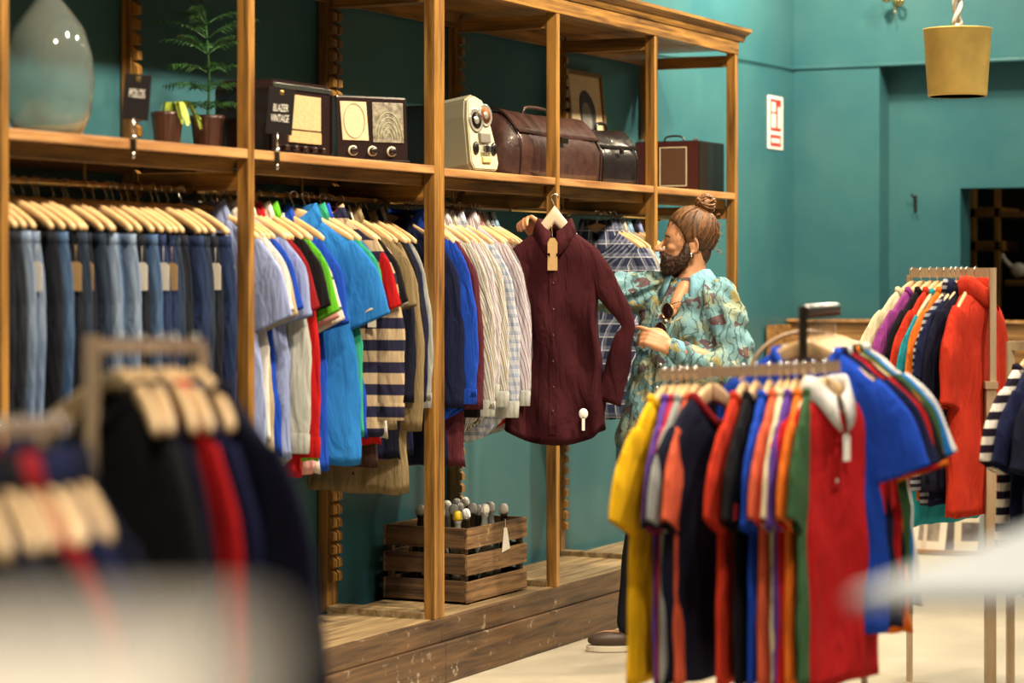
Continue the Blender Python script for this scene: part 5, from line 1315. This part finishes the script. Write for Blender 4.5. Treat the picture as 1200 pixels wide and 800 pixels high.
# hair
def interp(pts, x):
    if x <= pts[0][0]: return pts[0][1]
    for (a, u), (c, v) in zip(pts, pts[1:]):
        if x <= c: return u + (v-u)*(x-a)/(c-a)
    return pts[-1][1]
HL = [(-.08, 1.745), (-.055, 1.722), (-.030, 1.698), (-.012, 1.672), (.0, 1.635), (.012, 1.602), (.022, 1.604), (.034, 1.646), (.050, 1.630), (.062, 1.575), (.085, 1.545), (.14, 1.53)]
hc = Vector((.038, 0, 1.672)); hr = Vector((.105, .0815, .1015))
bun = Vector((.090, 0, 1.762))
vs = []; fs = []; n = 120; R_ = 70
for i in range(R_+1):
    ph = PI*i/R_
    for j in range(n):
        q = 2*PI*j/n; dv = Vector((math.sin(ph)*math.cos(q), math.sin(ph)*math.sin(q), math.cos(ph)))
        # strands run towards the bun: grooves by angle around the bun axis
        p = hc + Vector((dv.x*hr.x, dv.y*hr.y, dv.z*hr.z))
        rel_ = p-bun; an = math.atan2(rel_.y, -rel_.x)
        g = math.sin(an*38 + 2*noise.noise(p*25))*.0016 + noise.noise(Vector((an*9, 0, rel_.length*4)))*.004
        if p.z < 1.60: p = p + Vector((-.02*(1.60-p.z)/.06, 0, 0)) if p.x > .06 else p
        lim = interp(HL, p.x)
        p = p + dv*g
        if p.z < lim:
            k = min(1, (lim-p.z)/.012); c0 = Vector((.03, 0, min(p.z, 1.66))); p = c0 + (p-c0)*(1-.22*k)
        vs.append(p)
for i in range(R_):
    for j in range(n): fs.append((i*n+j, (i+1)*n+j, (i+1)*n+(j+1)%n, i*n+(j+1)%n))
hair = MB().add(vs, fs, True).ball((.076, 0, 1.600), (.036, .050, .062), 20).build('hair', HAIR, man)
st = MB(); r1 = random.Random(3)
for k in range(420):
    # start on the hairline, sweep over the skull to the bun
    a = r1.uniform(-PI, PI); x0 = r1.uniform(-.055, .12); s = r1.choice((-1, 1))
    zz = interp(HL, x0) + .006
    u = (x0-hc.x)/hr.x; v = (zz-hc.z)/hr.z
    yy = s*hr.y*math.sqrt(max(0.0, 1-u*u-v*v))
    if r1.random() < .25: yy *= r1.uniform(0, .9); 
    p0 = Vector((x0, yy, zz)); pts = []; wob = r1.uniform(.4, 1.4)
    for i in range(9):
        t = i/8; p = p0.lerp(bun, t); dv = p-hc; m = math.sqrt((dv.x/hr.x)**2+(dv.y/hr.y)**2+(dv.z/hr.z)**2)
        pts.append(hc + dv/max(m, .05)*(1.004+.016*math.sin(t*PI)*wob) if t < .95 else p)
    st.tube(pts, [.0004+.0010*math.sin(PI*min(1, (i+.6)/8)) for i in range(9)], 5)
for k in range(26):   # loose wisps at the back
    p = Vector((.125+r1.uniform(-.01, .01), r1.uniform(-.05, .05), r1.uniform(1.58, 1.74))); st.tube([p, p+Vector((.016, r1.uniform(-.01, .01), .008)), p+Vector((.028, 0, -.010))], [.001, .0008, .0004], 4)
st.build('combed_strands', HAIRL, hair)
bn = MB(); bn.ball(bun+Vector((0, 0, .018)), (.038, .034, .034), 18)
for k in range(14):
    a0 = r1.uniform(0, 6.28); tl = r1.uniform(-.9, .9); m = Matrix.Rotation(tl, 4, 'X') @ Matrix.Rotation(r1.uniform(-.6, .6), 4, 'Y')
    bn.tube([bun+Vector((0, 0, .020)) + m @ Vector((.036*math.cos(a0+i*.5), .033*math.sin(a0+i*.5), .020*math.sin(i*.7))) for i in range(11)], [.003+.003*math.sin(PI*i/10) for i in range(11)], 6)
for k in range(10): 
    a0 = r1.uniform(0, 6.28); p = bun+Vector((math.cos(a0)*.024, math.sin(a0)*.024, .03)); bn.tube([p, p+Vector((math.cos(a0)*.014, math.sin(a0)*.014, .012)), p+Vector((math.cos(a0)*.026, math.sin(a0)*.026, .006))], [.0012, .001, .0005], 4)
bn.build('hair_bun', HAIRL, hair)
# beard
bd = MB()
bd.ball((-.030, 0, 1.553), (.056, .058, .050), 26); bd.ball((-.052, 0, 1.535), (.040, .042, .038), 20)
for s in (-1, 1):
    limb(bd, [(.008, s*.064, 1.618), (.006, s*.062, 1.585), (-.012, s*.054, 1.556), (-.045, s*.030, 1.53)], [.012, .020, .026, .030], 14, 4)
    limb(bd, [(-.090, s*.004, 1.588), (-.080, s*.022, 1.580), (-.062, s*.036, 1.560)], [.007, .009, .014], 10, 4)
bdm = remesh(bd, .004, 3, .5)
NM = [v.normal.copy() for v in bdm.vertices]
for v, nv in zip(bdm.vertices, NM):
    v.co += nv*(.004*noise.noise(v.co*90) + .003*noise.noise(v.co*200)) 
bdm.name = 'beard'
bo = link('beard', bdm, BEARD, man)
hs = MB(); polys = list(bdm.polygons)
for k in range(700):
    p = polys[r1.randrange(len(polys))]
    if p.center.z > 1.61: continue
    c = p.center; nn = p.normal; e = c + nn*.006 + Vector((-.002, 0, -.008)); hs.tube([c, e], [.0011, .0004], 3, cap=False)
hs.build('beard_hairs', plain('brown_beard_hair', (.07, .03, .014), .6), bo)
MB().ball((-.0895, 0, 1.573), (.007, .014, .0045), 10).build('lips', plain('lips', (.36, .13, .09), .45), man)

# patterned shirt
PRT = fabric('patterned_shirt_cloth', (.15, .29, .33), kind='print')
sb = MB()
tloft(sb, [(-.045, -.04, .745, .235, .155), (-.045, -.04, .76, .240, .160), (-.035, -.035, .95, .222, .150), (-.015, -.03, 1.10, .205, .142), (.0, -.025, 1.25, .200, .135), (.008, -.022, 1.34, .195, .125), (.012, -.02, 1.40, .175, .10), (.016, -.017, 1.435, .125, .080), (.022, -.013, 1.468, .080, .068), (.028, -.010, 1.492, .066, .058)])
limb(sb, [shR + Vector((.02, -.01, 0)), (shR*.5+elR*.5)+Vector((0, 0, -.02)), elR+Vector((0, 0, -.015)), elR*.45+wrR*.55, wrR*.9+elR*.1], [.088, .082, .072, .062, .042], 20)
limb(sb, [shL + Vector((-.02, .01, -.0)), (shL*.5+elL*.5)+Vector((.01, 0, 0)), elL+Vector((-.005, 0, .0)), elL*.5+wrL*.5+Vector((0, 0, -.022)), wrL*.9+elL*.1], [.090, .088, .082, .068, .040], 20)
limb(sb, [elL+Vector((-.02, 0, -.02)), elL*.6+wrL*.4+Vector((0, .01, -.055)), elL*.2+wrL*.8+Vector((0, 0, -.02))], [.05, .045, .03], 16)
sm = remesh(sb, .0075, 8, .5)
# cut the sleeve and hem mouths stay closed by the wrist; folds pushed along the normals
def seg_t(p, a, c):
    d = c-a; return max(0, min(1, (p-a).dot(d)/d.length_squared))
NM = [v.normal.copy() for v in sm.vertices]
for v, nv in zip(sm.vertices, NM):
    p = v.co.copy()
    dl = min((p-(elL.lerp(wrL, seg_t(p, elL, wrL)))).length, (p-(shL.lerp(elL, seg_t(p, shL, elL)))).length)
    dr = min((p-(elR.lerp(wrR, seg_t(p, elR, wrR)))).length, (p-(shR.lerp(elR, seg_t(p, shR, elR)))).length)
    if min(dl, dr) < .10:
        el, wr, sh = (elL, wrL, shL) if dl < dr else (elR, wrR, shR)
        t = (p-wr).dot((el-wr).normalized()); t2 = (p-el).dot((sh-el).normalized())
        w = .010*math.sin(t*64 + 7*noise.noise(p*9)) + .009*noise.noise(p*20) - .004
    else:
        w = .018*noise.noise(Vector((p.x*13, p.y*13, p.z*3.2))) + .010*noise.noise(Vector((p.x*28, p.y*28, p.z*9+3))) + .008*math.sin((p.x*16 - p.z*20) + 7*noise.noise(p*5))
    v.co = p + nv*w
sm.name = 'patterned_shirt'
sh_ = link('patterned_shirt', sm, PRT, man)
CB = fabric('collar_blue', (.17, .36, .47))
cr = band_mesh('shirt_collar', neck_ring(.072, .060, 0, .035), [(-.008, -.03, 0), (-.004, .016, 0), (.006, .022, 0), (.052, -.040, .06), (.046, -.045, .06), (.008, .010, 0)], gap=1.0)
o = link('shirt_collar', cr, CB, sh_, (.026, -.011, 1.492)); o.rotation_euler = (0, .0, ta)
for wv_, dv_, r_ in ((wrL, (elL-wrL), .038), (wrR, (elR-wrR), .040)):
    d = dv_.normalized(); c = MB().tube([wv_+d*.002, wv_+d*.008, wv_+d*.045, wv_+d*.055], [r_*.86, r_, r_*1.03, r_*.9], 20, cap=False); c.build('shirt_cuff', CB, sh_)
nd_ = TM @ Vector((0, -1, 0)); wd_ = TM @ Vector((1, 0, 0))
pk = MB()
def surf(x, z):   # front point of the shirt at width x, height z
    rr_ = [(.75, -.045, -.04, .238, .16), (.95, -.035, -.035, .222, .150), (1.10, -.015, -.03, .205, .142), (1.25, .0, -.025, .200, .135), (1.34, .008, -.022, .195, .125), (1.40, .012, -.02, .175, .10), (1.45, .02, -.015, .1, .07)]
    for (z0, *A), (z1, *B) in zip(rr_, rr_[1:]):
        if z <= z1: break
    t = (z-z0)/(z1-z0); cx, cy, a, bb = [p+(q-p)*t for p, q in zip(A, B)]
    y = bb*(1-abs(x/a)**2.35)**.42
    return Vector((cx, cy, z)) + wd_*x + nd_*(y+.006)
P_ = [surf(-.005+.010*k, z) for k in (0,) for z in [1.34-.03*i for i in range(20)]]
vs = []; fs = []
for i, z in enumerate([1.345-.03*i for i in range(20)]):
    for dx, oo in ((-.016, .005), (.016, .005), (.016, -.004), (-.016, -.004)): vs.append(surf(dx, z)+nd_*oo)
for i in range(19):
    for j in range(4): fs.append((i*4+j, i*4+(j+1)%4, (i+1)*4+(j+1)%4, (i+1)*4+j))
pl = MB().add(vs, fs).build('placket', PRT, sh_)
for z in (1.32, 1.24, 1.15, 1.06, .97, .88): MB().ball(surf(0, z)+nd_*.007, .0065, 10).build('button', M['white'], pl)
vs = [surf(x, z)+nd_*o for o in (.008, .0) for x, z in ((-.125, 1.31), (-.05, 1.31), (-.05, 1.215), (-.088, 1.20), (-.125, 1.215))]
MB().add(vs, [(0, 1, 2, 3, 4), (9, 8, 7, 6, 5), (0, 5, 6, 1), (1, 6, 7, 2), (2, 7, 8, 3), (3, 8, 9, 4), (4, 9, 5, 0)]).build('chest_pocket', PRT, sh_)
# trousers, shoes
tb = MB()
tloft(tb, [(.0, -.01, .86, .165, .11), (-.01, -.01, .96, .16, .105)])
limb(tb, [(-.075, .06, .92), (-.11, .05, .72), (-.155, .03, .48), (-.18, .05, .28), (-.195, .055, .11)], [.105, .095, .078, .068, .062], 20)
limb(tb, [(.065, -.05, .92), (.075, -.06, .72), (.085, -.07, .48), (.095, -.04, .28), (.10, -.02, .11)], [.105, .095, .078, .068, .062], 20)
tm = remesh(tb, .008, 6, .5)
NM = [v.normal.copy() for v in tm.vertices]
for v, nv in zip(tm.vertices, NM): v.co += nv*(.008*noise.noise(Vector((v.co.x*10, v.co.y*10, v.co.z*7))))
tm.name = 'trousers'; link('trousers', tm, fabric('trouser_cloth', (.014, .015, .022)), man)
SOLE = plain('cream_rubber', (.55, .50, .40), .6); UP = plain('dark_brown_shoe', (.05, .028, .018), .5)
for cx, cy, rz in ((-.245, .05, .1), (.055, -.045, .15)):
    sh2 = MB(); sh2.ball((-.03, 0, .046), (.108, .043, .036), 20); sh2.ball((.045, 0, .075), (.052, .040, .055), 18)
    q = link('shoe', remesh(sh2, .006, 4), UP, man, (cx, cy, 0)); q.rotation_euler = (0, 0, rz)
    out = [(.075+.024*0, 0)]
    outl = [(-.135+.0, 0)] 
    ol = []
    for i in range(28):
        a = 2*PI*i/28; c, s = math.cos(a), math.sin(a); ol.append((-.018 + .122*c, (.046 - .006*c)*s))
    s_ = MB().prism(ol, .024, 'z', .001, bev=.003); so = s_.build('sole', SOLE, q)
# sunglasses hung in the open neck
g0 = surf(-.012, 1.345)+nd_*.020
r = empty('sunglasses', RT, TH, label='dark round sunglasses hung from the neck of the patterned shirt', cat='sunglasses')
LENS = plain('dark_brown_lens', (.02, .008, .008), .06, coat=1)
for k, (dx, z) in enumerate(((.004, 1.358), (-.012, 1.283))):
    c = surf(dx, z)+nd_*.018; ax_ = (Vector((0, 0, 1))*.95 + wd_*.25).normalized()
    m = Matrix((wd_.to_4d(), (-nd_).to_4d(), (0, 0, 1, 0), (0, 0, 0, 1))).transposed(); m = m @ Matrix.Rotation(-.25, 4, 'Y')
    MB().ball((0, 0, 0), (.026, .004, .031), 20, m.to_3x3().to_4x4()).build('lens', LENS, r, c)
    MB().tube([c + (m.to_3x3() @ Vector((.027*math.cos(a*PI/12), -.002, .032*math.sin(a*PI/12)))) for a in range(24)], .0018, 6, closed=True).build('rim', M['brass'], r)
a_, b_ = surf(.004, 1.352)+nd_*.020, surf(-.012, 1.288)+nd_*.020
MB().tube([a_.lerp(b_, .40), a_.lerp(b_, .5)+wd_*.006, a_.lerp(b_, .60)], .002, 6).build('bridge', M['brass'], r)
MB().tube([a_+Vector((0, 0, .026)), surf(.05, 1.40)+nd_*.010], .002, 6).build('temple_arm', M['black'], r)

# ------------------------------------------------------------------ maroon shirt he holds up
KX = .86; kk = lambda x: x/KX
d = {}
body_, fr_ = torso_mesh(sw=.215, hem=.225, L=.82, seed=2, t=.055, tail=.07, amp=.019, neck=.076)
lp = [(kk(.110), 0, -.105), (kk(.17), .0, -.22), (kk(.185), .0, -.42), (kk(.18), .0, -.64)]
rp = [(kk(.110), 0, -.105), (kk(.19), -.01, -.20), (kk(.283), -.035, -.352), (kk(.265), -.03, -.43), (kk(.235), -.0, -.55), (kk(.205), .0, -.66)]
sl = sleeve_mesh(-1, lp, [(.075, .036), (.078, .040), (.066, .038), (.05, .03)], 2, amp=.014)
sr = sleeve_mesh(1, rp, [(.075, .036), (.062, .034), (.030, .020), (.046, .026), (.058, .032), (.060, .034)], 2, amp=.007, nr=24)
PRO[('shirt', 77)] = dict(PRO[('shirt', 2)] if ('shirt', 2) in PRO else proto('shirt', 2)); dd_ = PRO[('shirt', 77)]
dd_['body'] = body_; dd_['sleeve'] = [sl, sr]; dd_.pop('cuff', None)
fr2 = fr_
vs = []; fs = []
for i in range(21):
    z = -.06 - .72*i/20; yv = fr2(z)
    for dx, oo in ((-.017, -.007), (.017, -.007), (.017, .004), (-.017, .004)): vs.append((dx, yv+oo, z))
for i in range(20):
    for j in range(4): fs.append((i*4+j, i*4+(j+1)%4, (i+1)*4+(j+1)%4, (i+1)*4+j))
dd_['placket'] = to_mesh('placket', vs, fs)
BM = plain('maroon_button', (.05, .018, .02), .35)
dd_['button'] = [MB().lathe([(0, -.0015), (.0055, -.0015), (.0058, 0), (0, .0015)], 10, Matrix.Translation((0, fr2(z)-.0085, z)) @ Matrix.Rotation(PI/2, 4, 'X')).mesh('button') for z in (-.10, -.20, -.30, -.40, -.50, -.60, -.69)]
_pp = M['paper']; M['paper'] = BM
MZ = 9.36; ml = cw(camX(650, MZ), MZ, 1.80)
g = garment('shirt', PAL['maroon'], ml, TH-.10, 'maroon long-sleeved shirt held out towards the camera by the man', 'shirt', 'button_shirt', None, 77, .9, sx=KX, sz=1.0, drop=.133)
M['paper'] = _pp
link('kraft_tag', MB().prism([(-.022, -.125), (.022, -.125), (.022, -.018), (.010, 0), (-.010, 0), (-.022, -.018)], .0016, 'y').tube([(0, .001, -.006), (-.004, .02, .03), (-.008, .04, .06)], .0008, 4).mesh('kraft_tag'), M['kraft'], g, (-.003, -.078, -.133-.025))
link('security_tag', PIN, M['white'], g, (.135, -.075, -.133-.70)).scale = (1.25, 1.2, 1.25)
vs = [Vector((x, fr2(z)-.010 - .004*0 + 0*(x), z)) for x, z in ((.045, -.20), (.125, -.20), (.125, -.29), (.085, -.305), (.045, -.29))]
add_hanger(ml, TH-.10, 'held', 'pale wooden hanger gripped in the maroon shirt', None, plain('pale_whitewood', (.66, .52, .38), .4))
# ------------------------------------------------------------------ light
def area(name, loc, size, power, col, target=None, spread=None):
    l = bpy.data.lights.new(name, 'AREA'); l.shape = 'DISK'; l.size = size; l.energy = power; l.color = col
    if spread: l.spread = math.radians(spread)
    o = bpy.data.objects.new(name, l); C.objects.link(o); o.location = loc
    if target is not None: o.rotation_euler = (Vector(target)-Vector(loc)).to_track_quat('-Z', 'Y').to_euler()
    return o
WARM = (1.0, .82, .58); NEUT = (1.0, .90, .76)
for y in (-3.2, -1.5, .3, 2.0, 3.6):
    area('ceiling_or_fill_lamp', (1.75, y, 3.95), .22, 66, WARM, (-.2, y+.1, 1.0), 120)
for x, y in ((3.2, -6.5), (3.4, -4.2), (3.2, -1.6), (3.6, .6), (3.4, 3.2)):
    area('ceiling_or_fill_lamp', (x, y, 3.95), .35, 52, NEUT, (x-.1, y+.1, 0), 110)
area('ceiling_or_fill_lamp', (.25, 4.0, 3.9), .2, 90, (1, .9, .62), (-.5, 4.0, 2.8))
area('ceiling_or_fill_lamp', (.9, 4.2, 3.95), .2, 20, (1, .9, .62), (.3, 5.2, 2.4))
area('ceiling_or_fill_lamp', (1.6, 6.1, 2.6), .25, 4, WARM, (1.2, 6.6, 1.5))  # unseen fill lamp added low in the passage to lift the storage shelves
w = bpy.data.worlds.new('room_ambient'); bpy.context.scene.world = w; w.use_nodes = True
w.node_tree.nodes['Background'].inputs[0].default_value = (.8, .85, 1, 1); w.node_tree.nodes['Background'].inputs[1].default_value = .05
sc = bpy.context.scene
sc.view_settings.view_transform = 'Standard'; sc.view_settings.look = 'None'; sc.view_settings.gamma = 1; sc.view_settings.use_curve_mapping = False
sc.view_settings.exposure = .28
sc.cycles.use_denoising = True
sc.cycles.max_bounces = 8; sc.cycles.diffuse_bounces = 4; sc.cycles.glossy_bounces = 4
sc.cycles.sample_clamp_indirect = 6
